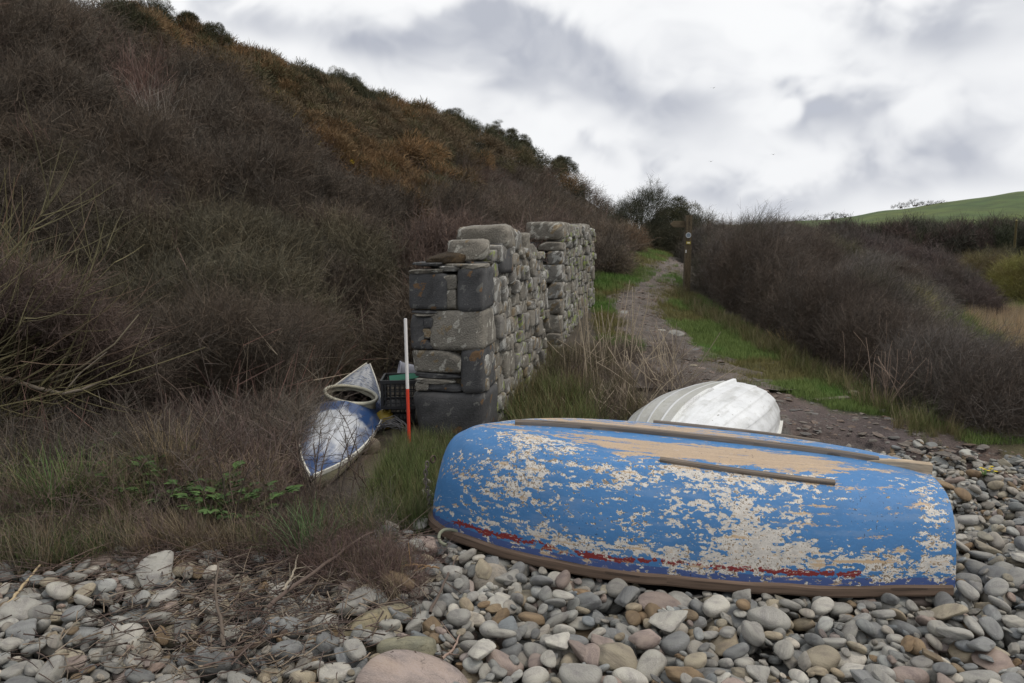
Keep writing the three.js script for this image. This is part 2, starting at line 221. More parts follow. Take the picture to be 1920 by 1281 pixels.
{
  const angs = []; for (let a = -180; a < 180; a += (a > -62 && a < 62) ? 0.45 : 4) angs.push(a * Math.PI / 180);
  const NR = 230, pos = [], uv = [], col = [], idx = [], NA = angs.length;
  for (let i = 0; i <= NR; i++) {
    const r = 0.4 * Math.pow(1600, i / NR);
    for (const a of angs) {
      const x = r * Math.sin(a), d = r * Math.cos(a), y = H(x, d); pos.push(x, y - sink(x, d) - (r > 100 ? (r - 100) * 0.004 : 0), -d); uv.push(x * 0.6, d * 0.6);
      let c = [0.1, 0.085, 0.07]; const nz = n3(x * 1.3, d * 1.3, 3);
      if (r < 60 && d > 0) {
        const z = zoneAt(x, d);
        if (z === 'soil') c = [0.115 + 0.02 * nz, 0.085 + 0.01 * nz, 0.074];
        else if (z === 'vergeR' || z === 'vergeL') c = nz > 0.25 ? [0.085, 0.075, 0.035] : [0.05, 0.065, 0.02];
        else if (y < 0.2 && d < shingleD(x) + 0.4 && d > 0) c = [0.12, 0.115, 0.105];
        else if (x > 9 && y < 0) c = nz > 0 ? [0.26, 0.2, 0.115] : [0.12, 0.14, 0.04];
        else if (x > 5 && d < 12) c = [0.12, 0.115, 0.105];
        else c = [0.082 + 0.015 * nz, 0.068 + 0.012 * nz, 0.052];
      } else if (r > 60) c = [0.07, 0.09, 0.03]; else c = [0.13, 0.125, 0.115];
      col.push(...c);
    }
  }
  for (let i = 0; i < NR; i++) for (let j = 0; j < NA; j++) { const k = (j + 1) % NA, a = i * NA + j, b = i * NA + k; idx.push(a, b, a + NA, b, b + NA, a + NA); }
  const g = new THREE.BufferGeometry(); g.setAttribute('position', new THREE.Float32BufferAttribute(pos, 3)); g.setAttribute('uv', new THREE.Float32BufferAttribute(uv, 2)); g.setAttribute('color', new THREE.Float32BufferAttribute(col, 3)); g.setIndex(idx); g.computeVertexNormals();
  tag(mesh('ground', g, mat(null, 0.97, { vertexColors: true, map: T.ground, bumpMap: T.ground, bumpScale: 0.012 })), 'beach ground, earth and steep hillside under the scrub', 'ground', null, 'structure');
}
// the footpath: a worn strip that dives under the turf at its ragged edges
const pathLine = [[1330, 735, 7.7, 0.75], [1290, 690, 8.9, 0.6], [1240, 645, 10.5, 0.5], [1195, 597, 12.8, 0.42], [1190, 570, 14.2, 0.42], [1215, 540, 16.3, 0.42], [1240, 517, 18.2, 0.42], [1252, 495, 21, 0.4], [1235, 478, 23.5, 0.38], [1220, 470, 25, 0.38]].map(([px, py, d, w]) => [PX(px, py, d)[0], d, w]);
const pathCurve = new THREE.CatmullRomCurve3(pathLine.map(([x, d, w]) => V(x, w, d)));
{
  const NL = 130, NW = 16, pos = [], uv = [], col = [], idx = [];
  for (let i = 0; i <= NL; i++) {
    const c = pathCurve.getPoint(i / NL), t = pathCurve.getTangent(i / NL), nx = t.z, nd = -t.x, l = Math.hypot(nx, nd);
    for (let j = 0; j <= NW; j++) {
      const f = j / NW * 2 - 1, w = c.y * 1.5 * f, x = c.x + nx / l * w, d = c.z + nd / l * w, e = Math.abs(f) + 0.25 * n3(x * 4, d * 4, 2) + 0.15 * n3(x * 11, d * 11, 2);
      pos.push(x, H(x, d) + 0.035 - 0.11 * sstep(0.6, 1.05, e) + 0.012 * n3(x * 9, d * 9, 5), -d); uv.push(x * 0.8, d * 0.8);
      const m = 0.5 + 0.5 * n3(x * 2.5, d * 2.5, 7); col.push(lerp(0.12, 0.18, m), lerp(0.1, 0.15, m), lerp(0.086, 0.132, m));
    }
  }
  for (let i = 0; i < NL; i++) for (let j = 0; j < NW; j++) { const a = i * (NW + 1) + j; idx.push(a, a + 1, a + NW + 1, a + 1, a + NW + 2, a + NW + 1); }
  const g = new THREE.BufferGeometry(); g.setAttribute('position', new THREE.Float32BufferAttribute(pos, 3)); g.setAttribute('uv', new THREE.Float32BufferAttribute(uv, 2)); g.setAttribute('color', new THREE.Float32BufferAttribute(col, 3)); g.setIndex(idx); g.computeVertexNormals();
  tag(mesh('path', g, mat(null, 0.97, { vertexColors: true, map: T.ground, bumpMap: T.ground, bumpScale: 0.01 })), 'stony earth footpath winding up beside the ruined wall', 'path', null, 'structure');
}
// far green hill
{
  const pos = [], col = [], uv = [], idx = [], N = 160, rows = [[-6, 120], [0, 130], [0.17, 145], [0.35, 160], [0.44, 168], [0.53, 177], [0.62, 186], [0.7, 195], [0.78, 203], [0.86, 212], [0.94, 221], [1, 230], [0.9, 300], [0, 500]];
  for (let i = 0; i <= N; i++) for (const [k, d] of rows) {
    const px = lerp(1300, 3600, i / N), crest = px < 1560 ? 412 + (1560 - px) * 0.06 : lerp(411, 358, Math.min(1.6, (px - 1560) / 360));
    const [x] = PX(px, 420, d), top = PX(px, crest, 230)[1] + 0.5 * n3(px * 0.02, 1, 1), y = k < 0 ? -4 : lerp(-1, top, k);
    pos.push(x, y, -d); uv.push(x * 0.05, d * 0.05); const m = n3(x * 0.06, d * 0.09, 2) + 0.6 * n3(x * 0.21, d * 0.3, 4); col.push(0.08 + 0.022 * m, 0.118 + 0.016 * m, 0.024);
  }
  const n = rows.length; for (let i = 0; i < N; i++) for (let j = 0; j < n - 1; j++) { const a = i * n + j; idx.push(a, a + n, a + 1, a + 1, a + n, a + n + 1); }
  const g = new THREE.BufferGeometry(); g.setAttribute('position', new THREE.Float32BufferAttribute(pos, 3)); g.setAttribute('uv', new THREE.Float32BufferAttribute(uv, 2)); g.setAttribute('color', new THREE.Float32BufferAttribute(col, 3)); g.setIndex(idx); g.computeVertexNormals();
  tag(mesh('hill', g, mat(null, 1, { vertexColors: true, map: T.ground })), 'smooth green pasture hill beyond the dark woodland', 'hill', null, 'structure');
}

// ───────────── ruined stone wall ─────────────
const W0 = V(-0.225, 0, 6.0), W1 = V(1.42, 0, 13.5);                 // path-side face of the wall in x and depth
const wallDir = W1.clone().sub(W0).setY(0), wallLen = wallDir.length(); wallDir.normalize(); const wallIn = V(-wallDir.z, 0, wallDir.x);   // into the wall (towards the scrub)
const boxGeos = [...Array(10)].map((_, i) => rockGeo(300 + i, { box: true, detail: 7, p: 16 + i % 5 * 4, extra: 14, rough: 0.055, freq: 3.6 }));
const quoinGeos = [...Array(4)].map((_, i) => rockGeo(340 + i, { box: true, detail: 8, p: 26, extra: 3, rough: 0.018, freq: 2.4 }));
const wallMats = { slate: mat([1, 1, 1], 0.85, { map: T.slate, bumpMap: T.stoneBump, bumpScale: 0.01 }), lichen: mat([1, 1, 1], 0.95, { map: T.lichen, bumpMap: T.stoneBump, bumpScale: 0.022 }), few: mat([0.95, 0.92, 0.86], 0.95, { map: T.lichenFew, bumpMap: T.stoneBump, bumpScale: 0.022 }), green: mat([0.95, 0.95, 0.95], 0.95, { map: T.lichenGreen, bumpMap: T.stoneBump, bumpScale: 0.022 }), core: mat([0.15, 0.125, 0.085], 1, { map: T.ground, bumpMap: T.ground, bumpScale: 0.02 }), moss: mat([0.1, 0.105, 0.028], 1, { map: T.ground, bumpMap: T.ground, bumpScale: 0.02 }) };
function stoneAt(g, geos, R, m, s, y, inn, hx, hy, hz, turn, name = 'stone') {   // centre s along the wall, y up, inn into the wall; half sizes along, up, in
  const p = W0.clone().addScaledVector(wallDir, s).addScaledVector(wallIn, inn), geo = geos[Math.floor(R() * geos.length)].clone().scale(hx, hy, hz), ga = geo.attributes, ou = R(), ov = R();
  for (let i = 0; i < ga.position.count; i++) { const x = ga.position.getX(i), yy = ga.position.getY(i), z = ga.position.getZ(i); ga.uv.setXY(i, (x - yy) * 1.3 + ou, (x + yy - 2 * z) * 0.75 + ov); }
  geo.computeVertexNormals(); const o = mesh(name, geo, m, g);
  o.position.set(p.x - g.position.x, y - g.position.y, -(p.z + g.position.z));
  o.rotation.order = 'YXZ'; o.rotation.y = Math.atan2(wallDir.z, wallDir.x) + turn; o.rotation.z = (R() - 0.5) * 0.07; o.rotation.x = (R() - 0.5) * 0.07; return o;
}
function faceCourses(g, R, s0, s1, top, base, mats, size, depth) {      // rubble: short blocks of wall, each with courses of its own
  let s = s0;
  while (s < s1 - 0.05) {
    const bw = Math.min(size * (1.6 + 1.6 * R()), s1 - s), b = base(s + bw / 2), cap = top(s + bw / 2); let y = -0.08;
    while (b + y < cap - 0.05) {
      let hgt = size * (0.45 + 1.0 * R() * R() + 0.2 * R()); if (b + y + hgt > cap + 0.03) hgt = cap + 0.03 - b - y;
      let x = 0; while (x < bw - 0.02) { let w = Math.max(hgt * 0.75, size * (0.5 + 1.2 * R())); if (x + w > bw - 0.06) w = bw - x; const e = 0.03 * (R() - 0.5); stoneAt(g, boxGeos, R, mats[Math.floor(R() * mats.length)], s + x + w / 2 + 0.02 * (R() - 0.5), b + y + hgt / 2 + e * 0.4, depth / 2 + (R() - 0.35) * 0.06, w / 2 * (0.99 + 0.08 * R()), hgt / 2 * (1.0 + 0.08 * R()), depth / 2, (R() - 0.5) * 0.12); x += w; }
      y += hgt * 0.97;
    }
    s += bw;
  }
}
function wallCore(g, s0, s1, top, thick, m) {
  const pos = [], uv = [], idx = [], N = 14;
  for (let i = 0; i <= N; i++) { const s = lerp(s0 + 0.06, s1 - 0.05, i / N); for (const [inn, up] of [[0.07, 0], [0.07, 1], [thick - 0.06, 1], [thick - 0.06, 0]]) { const p = W0.clone().addScaledVector(wallDir, s).addScaledVector(wallIn, inn), y = up ? top(s) - 0.07 : H(p.x, p.z) - 0.2; pos.push(p.x - g.position.x, y - g.position.y, -(p.z + g.position.z)); uv.push(s + inn, y); } }
  for (let i = 0; i < N; i++) for (let k = 0; k < 3; k++) { const a = i * 4 + k; idx.push(a, a + 4, a + 1, a + 1, a + 4, a + 5); }
  idx.push(0, 1, 2, 0, 2, 3); const e = N * 4; idx.push(e, e + 1, e + 2, e, e + 2, e + 3);
  const gg = new THREE.BufferGeometry(); gg.setAttribute('position', new THREE.Float32BufferAttribute(pos, 3)); gg.setAttribute('uv', new THREE.Float32BufferAttribute(uv, 2)); gg.setIndex(idx); const q = gg.toNonIndexed(); q.computeVertexNormals(); mesh('mortar', q, m, g);
}
const wallBase = (s) => { const p = W0.clone().addScaledVector(wallDir, s); return H(p.x, p.z) - 0.03; };
{
  const R = rng(77), g = thing('stone_wall', 'ruined rubble stone wall end with dark squared quoins beside the red and white pole', 'wall', W0.x, 0, W0.z);
  const S1 = 2.95, top = (s) => s < 0.3 ? 1.34 : s < 0.9 ? 1.47 : s < 1.6 ? 1.5 : s < 2.2 ? 1.56 - 0.05 * s + 0.05 : s < 2.6 ? 1.42 : 1.22, thick = 0.6;
  // the dressed end face, as it shows: [x from its outer edge, x, y, y, depth, material]
  const fx = (X) => (X - 165) * 0.00149, fy = (Y) => (1200 - Y) * 0.00149;
  const end = [[165, 365, 315, 500, 0.3, 'slate', 1], [345, 420, 315, 395, 0.2, 'few'], [360, 418, 395, 495, 0.2, 'few'], [275, 556, 505, 705, 0.42, 'few', 1], [165, 242, 530, 705, 0.3, 'slate'], [238, 290, 540, 600, 0.2, 'slate'], [235, 285, 598, 650, 0.2, 'few'], [180, 290, 655, 708, 0.25, 'slate'], [178, 436, 715, 832, 0.35, 'few', 1], [186, 440, 835, 862, 0.3, 'slate'], [190, 400, 862, 890, 0.3, 'few'], [260, 445, 885, 930, 0.3, 'slate'], [185, 262, 890, 935, 0.25, 'few'], [180, 556, 936, 1200, 0.5, 'slate', 1], [165, 330, 503, 516, 0.3, 'slate'], [190, 300, 516, 530, 0.28, 'few'], [165, 345, 290, 312, 0.35, 'few'], [330, 440, 272, 300, 0.3, 'lichen'], [440, 556, 262, 285, 0.28, 'few']];
  for (const [x0, x1, y0, y1, dep, m, q] of end) { const across = 0.585 - (fx(x0) + fx(x1)) / 2; stoneAt(g, q ? quoinGeos : boxGeos, R, wallMats[m], dep / 2 - 0.01 + 0.015 * R(), (fy(y0) + fy(y1)) / 2, across, dep / 2, (fy(y0) - fy(y1)) / 2 * 1.03, (fx(x1) - fx(x0)) / 2 * 1.03, 0); }
  // quoins that turn the corner
  stoneAt(g, quoinGeos, R, wallMats.slate, 0.19, fy(390), 0.1, 0.2, 0.165, 0.1, 0, 'quoin'); stoneAt(g, quoinGeos, R, wallMats.slate, 0.2, fy(815), 0.088, 0.21, 0.172, 0.088, 0, 'quoin');
  faceCourses(g, R, 0.42, S1, top, wallBase, [wallMats.lichen, wallMats.lichen, wallMats.few, wallMats.few, wallMats.green], 0.17, 0.24);
  faceCourses(g, rng(78), 0.05, 0.44, (s) => 0.72, wallBase, [wallMats.lichen, wallMats.few], 0.14, 0.12);
  // stones of the far leaf and the coping
  for (let s = 0.3; s < S1 - 0.2; s += 0.3) for (let y = 1.0; y < top(s) - 0.1; y += 0.2) stoneAt(g, boxGeos, R, wallMats.few, s, y, thick - 0.13, 0.16, 0.11, 0.13, 0);
  for (const [s, y, inn, hx, hy, hz, m, t] of [[0.5, 1.5, 0.24, 0.24, 0.085, 0.17, 'few', 0.2], [0.72, 1.47, 0.1, 0.16, 0.07, 0.1, 'lichen', 0], [1.05, 1.6, 0.22, 0.33, 0.11, 0.22, 'few', 0.1], [0.9, 1.42, 0.2, 0.24, 0.13, 0.2, 'slate', 0], [1.55, 1.58, 0.2, 0.2, 0.1, 0.16, 'lichen', 0], [1.9, 1.55, 0.2, 0.18, 0.1, 0.18, 'few', 0.1], [2.3, 1.42, 0.22, 0.2, 0.09, 0.2, 'green', 0], [2.7, 1.22, 0.22, 0.2, 0.09, 0.2, 'green', 0]]) stoneAt(g, boxGeos, R, wallMats[m], s, y, inn, hx, hy, hz, t, 'coping_stone');
  for (let i = 0; i < 16; i++) stoneAt(g, boxGeos, R, R() < 0.5 ? wallMats.few : wallMats.slate, 0.1 + 0.5 * R(), 1.375 + 0.04 * R(), 0.1 + 0.4 * R(), 0.09 + 0.06 * R(), 0.012, 0.08, R(), 'slate_chip');
  wallCore(g, 0, S1, (s) => top(s) - 0.04, thick, wallMats.core);
  const turf = rockGeo(390, { detail: 6, p: 6, rough: 0.14, freq: 3 }); const tf = stoneAt(g, [turf], R, mat([0.09, 0.06, 0.03], 1, { map: T.ground, bumpMap: T.ground, bumpScale: 0.03 }), 0.42, 1.38, 0.36, 0.26, 0.07, 0.17, 0, 'dry_turf');
}
{
  const R = rng(97), g = thing('stone_wall', 'ruined rubble stone wall with green lichen past the gap in the masonry', 'wall', 0, 0, 0);
  const s0 = 3.95, s1 = wallLen, top = (s) => s < 4.2 ? 1.55 : 1.66, thick = 0.55;
  faceCourses(g, R, s0 + 0.15, s1, top, wallBase, [wallMats.green, wallMats.lichen, wallMats.few, wallMats.green], 0.19, 0.25);
  let y = wallBase(s0) - 0.05; while (y < 1.5) { const h = 0.1 + 0.14 * R(), cut = 0.16 + 0.2 * R(); stoneAt(g, boxGeos, R, wallMats[R() < 0.5 ? 'few' : 'lichen'], s0 + 0.14, y + h / 2, cut / 2, 0.16, h / 2, cut / 2, 0); stoneAt(g, boxGeos, R, wallMats[R() < 0.5 ? 'few' : 'slate'], s0 + 0.16 + 0.05 * R(), y + h / 2, (cut + thick) / 2, 0.16, h / 2, (thick - cut) / 2, 0); y += h * 0.97; }
  for (let s = s0 + 0.2; s < s1; s += 0.33) stoneAt(g, boxGeos, R, wallMats[R() < 0.5 ? 'green' : 'few'], s, 1.66 + 0.06 * R(), 0.24, 0.19, 0.06 + 0.05 * R(), 0.24, 0.2 * (R() - 0.5), 'coping_stone');
  wallCore(g, s0, s1, (s) => top(s) - 0.05, thick, wallMats.core);
}

// ───────────── blue upturned dinghy ─────────────
const spl = (xs, ys) => (x) => { let i = 0; while (i < xs.length - 2 && x > xs[i + 1]) i++; const n = xs.length, m = (k) => k <= 0 ? (ys[1] - ys[0]) / (xs[1] - xs[0]) : k >= n - 1 ? (ys[n - 1] - ys[n - 2]) / (xs[n - 1] - xs[n - 2]) : ((ys[k] - ys[k - 1]) / (xs[k] - xs[k - 1]) + (ys[k + 1] - ys[k]) / (xs[k + 1] - xs[k])) / 2, h = xs[i + 1] - xs[i], t = clamp((x - xs[i]) / h), t2 = t * t, t3 = t2 * t; return (2 * t3 - 3 * t2 + 1) * ys[i] + (t3 - 2 * t2 + t) * h * m(i) + (-2 * t3 + 3 * t2) * ys[i + 1] + (t3 - t2) * h * m(i + 1); };
// hull sections: half-superellipses, resampled by arc length; returns points across the hull from one gunwale to the other
function hullSection(b, k, n, N, drop = 0.05, m = n) {
  const M2 = 160, P = []; let L = [0];
  for (let i = 0; i <= M2; i++) { const a = -Math.PI / 2 + Math.PI * i / M2, sn = Math.sin(a), w = b * Math.sign(sn) * Math.abs(sn) ** (2 / m), h = k * Math.abs(Math.cos(a)) ** (2 / n) * (1 - drop * Math.abs(w / b)); P.push([w, h]); if (i) L.push(L[i - 1] + Math.hypot(w - P[i - 1][0], h - P[i - 1][1])); }
  const out = []; let j = 0; for (let i = 0; i <= N; i++) { const t = L[M2] * i / N; while (j < M2 - 1 && L[j + 1] < t) j++; const f = (t - L[j]) / Math.max(1e-9, L[j + 1] - L[j]); out.push([lerp(P[j][0], P[j + 1][0], f), lerp(P[j][1], P[j + 1][1], f), t]); }
  out.girth = L[M2]; return out;
}
function gridGeo(rows, uvs) { const n = rows[0].length, pos = [], uv = [], idx = []; rows.forEach((r, i) => r.forEach((p, j) => { pos.push(p.x, p.y, p.z); uv.push(...(uvs ? uvs[i][j] : [i / (rows.length - 1), j / (n - 1)])); })); for (let i = 0; i < rows.length - 1; i++) for (let j = 0; j < n - 1; j++) { const a = i * n + j; idx.push(a, a + n, a + 1, a + 1, a + n, a + n + 1); } const g = new THREE.BufferGeometry(); g.setAttribute('position', new THREE.Float32BufferAttribute(pos, 3)); g.setAttribute('uv', new THREE.Float32BufferAttribute(uv, 2)); g.setIndex(idx); g.computeVertexNormals(); return g; }
function sweep(pts, sec, up = V(0, 1, 0), closed = true) {    // a bar of section [[side, up], ...] along points
  const rows = pts.map((p, i) => { const t = pts[Math.min(i + 1, pts.length - 1)].clone().sub(pts[Math.max(0, i - 1)]).normalize(), u0 = Array.isArray(up) ? up[i] : up, side = t.clone().cross(u0).normalize(), u = side.clone().cross(t).normalize(); return [...sec, sec[0]].map(([a, b]) => p.clone().addScaledVector(side, a).addScaledVector(u, b)); });
  const n = sec.length + 1, mid = (r) => { const c = V(); r.slice(0, -1).forEach((q) => c.add(q)); return c.divideScalar(n - 1); };
  const first = Array(n).fill(mid(rows[0])), last = Array(n).fill(mid(rows[rows.length - 1])), all = [first, ...rows, last]; let l = 0; const uvs = all.map((r, i) => { if (i > 1 && i < all.length - 1) l += rows[i - 1][0].distanceTo(rows[i - 2][0]); return r.map((_, j) => [l * 0.8, j * 0.07]); });
  const g = gridGeo(all, uvs).toNonIndexed(); g.computeVertexNormals(); return g;
}
const BL = 2.56, bS = spl([0, 0.03, 0.1, 0.2, 0.37, 0.65, 0.94, 1.43, 1.89, 2.56], [0.02, 0.12, 0.215, 0.295, 0.4, 0.52, 0.6, 0.625, 0.6, 0.46]), kS = spl([0, 0.05, 0.09, 0.18, 0.36, 0.48, 0.9, 1.36, 2.31, 2.56], [0.04, 0.25, 0.39, 0.475, 0.515, 0.525, 0.522, 0.502, 0.43, 0.385]);
{
  const boat = thing('dinghy', 'upturned blue dinghy with flaking paint lying on the shingle', 'boat', -0.44, 0.062, 4.32);
  boat.rotation.y = -Math.atan2(0.213, 0.977);        // local x runs bow to transom, local z towards the sea
  const NS = 90, NG = 64, rows = [], uvs = [], secs = [];
  for (let i = 0; i <= NS; i++) { const s = BL * Math.pow(i / NS, 1.5), sec = hullSection(bS(s), kS(s), lerp(2.4, 2.15, sstep(0, 0.7, s)), NG, 0.01, lerp(2.4, 4.4, sstep(0.05, 0.8, s))); secs.push([s, sec]); rows.push(sec.map(([w, h]) => V(s, h, -w))); uvs.push(sec.map(([w, h, g], j) => [s / BL, j / NG])); }
  const at = (s, g) => { const sec = hullSection(bS(s), kS(s), lerp(2.4, 2.15, sstep(0, 0.7, s)), 200, 0.01, lerp(2.4, 4.4, sstep(0.05, 0.8, s))), j = clamp(g / sec.girth) * 200, a = Math.min(199, Math.floor(j)), f = j - a; const p = V(s, lerp(sec[a][1], sec[a + 1][1], f), -lerp(sec[a][0], sec[a + 1][0], f)), t = V(0, sec[a + 1][1] - sec[a][1], -(sec[a + 1][0] - sec[a][0])).normalize(); return { p, n: V(0, -t.z, t.y).normalize(), girth: sec.girth }; };
  // paint: blue over cream undercoat over bare wood, worn where the photograph shows it; s along the hull, g up from the gunwale
  const white = [[0.52, 0.63, 0.16, 0.05, 0.75], [0.68, 0.6, 0.12, 0.05, 0.8], [0.55, 0.3, 0.16, 0.1, 0.55], [0.68, 0.38, 0.16, 0.1, 0.5], [0.3, 0.38, 0.12, 0.1, 0.3], [1.05, 0.42, 0.25, 0.06, 0.35], [1.32, 0.46, 0.25, 0.05, 0.5], [1.62, 0.5, 0.25, 0.045, 0.95], [1.92, 0.42, 0.2, 0.05, 0.75], [1.45, 0.34, 0.25, 0.07, 0.45], [1.35, 0.22, 0.25, 0.09, 0.42], [1.62, 0.24, 0.2, 0.09, 0.75], [1.72, 0.14, 0.2, 0.07, 0.85], [1.88, 0.18, 0.08, 0.1, 0.65], [2.1, 0.13, 0.14, 0.045, 0.85], [2.28, 0.08, 0.1, 0.04, 0.7], [2.45, 0.3, 0.06, 0.17, 0.75], [2.38, 0.5, 0.06, 0.05, 0.5], [2.5, 0.1, 0.1, 0.06, 0.9], [0.15, 0.1, 0.08, 0.04, 0.6], [0.35, 0.11, 0.12, 0.03, 0.5], [0.7, 0.1, 0.25, 0.04, 0.6], [1.1, 0.1, 0.3, 0.045, 0.65], [1.45, 0.08, 0.25, 0.04, 0.75], [2.22, 0.38, 0.13, 0.13, -0.6], [0.96, 0.27, 0.1, 0.08, -0.35], [2.05, 0.3, 0.09, 0.06, -0.3], [0.08, 0.35, 0.08, 0.2, -0.2]];
  const tan = [[0.3, 0.68, 0.2, 0.05, 0.6], [0.9, 0.76, 0.28, 0.06, 0.75], [1.3, 0.66, 0.3, 0.07, 0.85], [1.65, 0.71, 0.3, 0.09, 0.95], [1.95, 0.64, 0.2, 0.08, 0.85], [2.02, 0.5, 0.08, 0.05, 0.5], [1.5, 1.08, 0.35, 0.09, 0.85], [0.9, 1.05, 0.3, 0.06, 0.6], [0.6, 1.15, 0.3, 0.1, 0.5], [2.45, 0.66, 0.12, 0.04, 0.8], [0.4, 0.8, 0.2, 0.05, 0.6]];
  const sum = (L, s, g) => { let t = 0; for (const [a, b, ra, rb, w] of L) { const e = ((s - a) / ra) ** 2 + ((g - b) / rb) ** 2; if (e < 12) t += w * Math.exp(-e * 0.6); } return t; };
  const TW = 2048, TH = 1280, heights = new Float32Array(TW * TH), gir = [...Array(65)].map((_, i) => hullSection(bS(BL * i / 64), kS(BL * i / 64), 2.7, 8).girth);
  let px = 0;
  const map = tex(TW, TH, (u, v, c) => {
    const s = u * BL, girth = gir[Math.min(64, Math.round(u * 64))], near = v < 0.5, gg = v * girth, g = gg;
    const wA = fbm(s * 5, g * 6, 1.5, 4), n1 = fbm(s * 20 + wA * 2.2, g * 34 + wA * 2, 3.3, 5), n2 = fbm(s * 36, g * 88, 8.1, 3), n3a = fbm(s * 5, g * 60, 6.6, 4), n4 = n3(s * 220, g * 260, 2), n5 = fbm(s * 95, g * 130, 14.4, 3);
    let d = sum(white, s, near ? g : girth - g) * 1.0 + 0.04;
    if (near && g > 0.62) d -= 0.35 * sstep(0.62, 0.7, g);
    const k = d * 0.52 + n1 * 0.75 + n2 * 0.7 + n5 * 0.7 + 0.4 * wA - 0.41;
    let h = 1;
    // blue
    const bl = 1 + 0.13 * wA + 0.1 * n2 + 0.06 * n4 + 0.12 * fbm(s * 3, g * 9, 12, 3); c[0] = 0.05 * bl; c[1] = 0.178 * bl; c[2] = 0.4 * bl;
    const chalk = sstep(0.1, 0.4, fbm(s * 7, g * 30, 17, 4)) * 0.3; c[0] = lerp(c[0], 0.17, chalk); c[1] = lerp(c[1], 0.27, chalk); c[2] = lerp(c[2], 0.44, chalk);
    // red boot stripe, broken
    const st = 0.062 + 0.012 * n3(s * 3, 0, 4), r = Math.abs(gg - st) < 0.011 + 0.022 * n1 + 0.02 * n5 && s < 2.15 && near && n3(s * 2.6, 1, 8) + 1.5 * n1 + 0.8 * n2 + 0.4 * sstep(1.0, 0.2, s) > 0.12;
    if (gg < 0.045 && near) { c[0] = 0.05; c[1] = 0.09; c[2] = 0.25; }
    if (r) { c[0] = 0.19; c[1] = 0.018; c[2] = 0.018; h = 1.05; }
    if (k > 0 && !(r && k < 0.35)) {
      const q = 0.55 + 0.2 * n2 + 0.14 * n5 + 0.1 * wA + 0.06 * n4; c[0] = q; c[1] = q * 0.95; c[2] = q * 0.875; h = 0.55;
      if (n5 + 0.3 * n4 + 0.4 * wA > 0.27) { const z = 0.25 + 0.1 * n4; c[0] = z; c[1] = z * 0.78; c[2] = z * 0.55; h = 0.3; }
      if (n4 > 0.62 && n2 > 0.05) { c[0] *= 0.4; c[1] *= 0.4; c[2] *= 0.38; }
    } else if (k > -0.14 && !r) { const th = sstep(-0.14, -0.02, k) * (0.35 + 0.5 * n5); h = 0.9; c[0] = lerp(c[0], 0.3, clamp(th) * 0.6); c[1] = lerp(c[1], 0.36, clamp(th) * 0.6); c[2] = lerp(c[2], 0.46, clamp(th) * 0.6); if (k > -0.022) { c[0] *= 0.6; c[1] *= 0.6; c[2] *= 0.6; } }
    // worn to wood along the bottom, streaked along the grain
    const kp = Math.abs(g - girth / 2), tt = sum(tan, s, g) * 1.0 + n3a * 1.35 + n1 * 0.55 + n2 * 0.35 - 0.52 - 0.3 * Math.exp(-(((kp - 0.06) / 0.035) ** 2));
    if (tt > -0.12) { const f = sstep(-0.12, 0.2, tt + 0.14 * n4), gr = 1 + 0.25 * n3a + 0.12 * n4; c[0] = lerp(c[0], 0.43 * gr, f * 0.92); c[1] = lerp(c[1], 0.31 * gr, f * 0.92); c[2] = lerp(c[2], 0.19 * gr, f * 0.92); h = lerp(h, 0.5, f); }
    // fine scratches and dark specks
    if (n3(s * 30, g * 420, 5) > 0.83 && n1 > 0) { c[0] = lerp(c[0], 0.5, 0.4); c[1] = lerp(c[1], 0.5, 0.4); c[2] = lerp(c[2], 0.52, 0.4); }
    if (n3(s * 130, g * 150, 9) > 0.8 && wA > 0.05) { c[0] *= 0.45; c[1] *= 0.45; c[2] *= 0.45; }
    heights[px++] = h;
  }, true, false);
  let q = 0; const bump = tex(TW, TH, (u, v, c) => { c[0] = c[1] = c[2] = heights[q++] * 0.6; }, false, false);
  mesh('hull', gridGeo(rows, uvs), mat(null, 0.62, { map, bumpMap: bump, bumpScale: 0.004 }), boat);
  // transom
  { const sec = secs[NS][1], g = new THREE.BufferGeometry(), pos = [], uv = [], idx = []; const back = [V(BL - 0.004, -0.02, 0), ...sec.map(([w, h]) => V(BL - 0.004, h - 0.004, -w * 0.99))]; back.forEach((p) => { pos.push(p.x, p.y, p.z); uv.push(p.z, p.y); }); for (let i = 1; i < back.length - 1; i++) idx.push(0, i, i + 1); g.setAttribute('position', new THREE.Float32BufferAttribute(pos, 3)); g.setAttribute('uv', new THREE.Float32BufferAttribute(uv, 2)); g.setIndex(idx); g.computeVertexNormals(); mesh('transom', g, mat([0.05, 0.16, 0.4], 0.7), boat); }
  // wooden gunwale round the rim
  const rail = [], ups = []; for (let i = 0; i <= 60; i++) { const s = BL * Math.pow(1 - i / 60, 1.6) + 0; rail.push(V(s - 0.012, 0.004 * n3(s * 6, 1, 1), bS(Math.max(0, s)) + 0.004 + 0.003 * n3(s * 9, 2, 1))); }
  const rail2 = rail.slice().reverse().map((p) => V(p.x, p.y, -p.z)); const sec = [[-0.02, -0.036], [0.01, -0.036], [0.015, -0.026], [0.015, 0.006], [0.009, 0.013], [-0.02, 0.013]];
  mesh('gunwale', sweep([...rail, ...rail2], sec.map(([a, b]) => [-a, b])), mat([0.75, 0.62, 0.55], 0.9, { map: T.wood, bumpMap: T.wood, bumpScale: 0.004 }), boat);
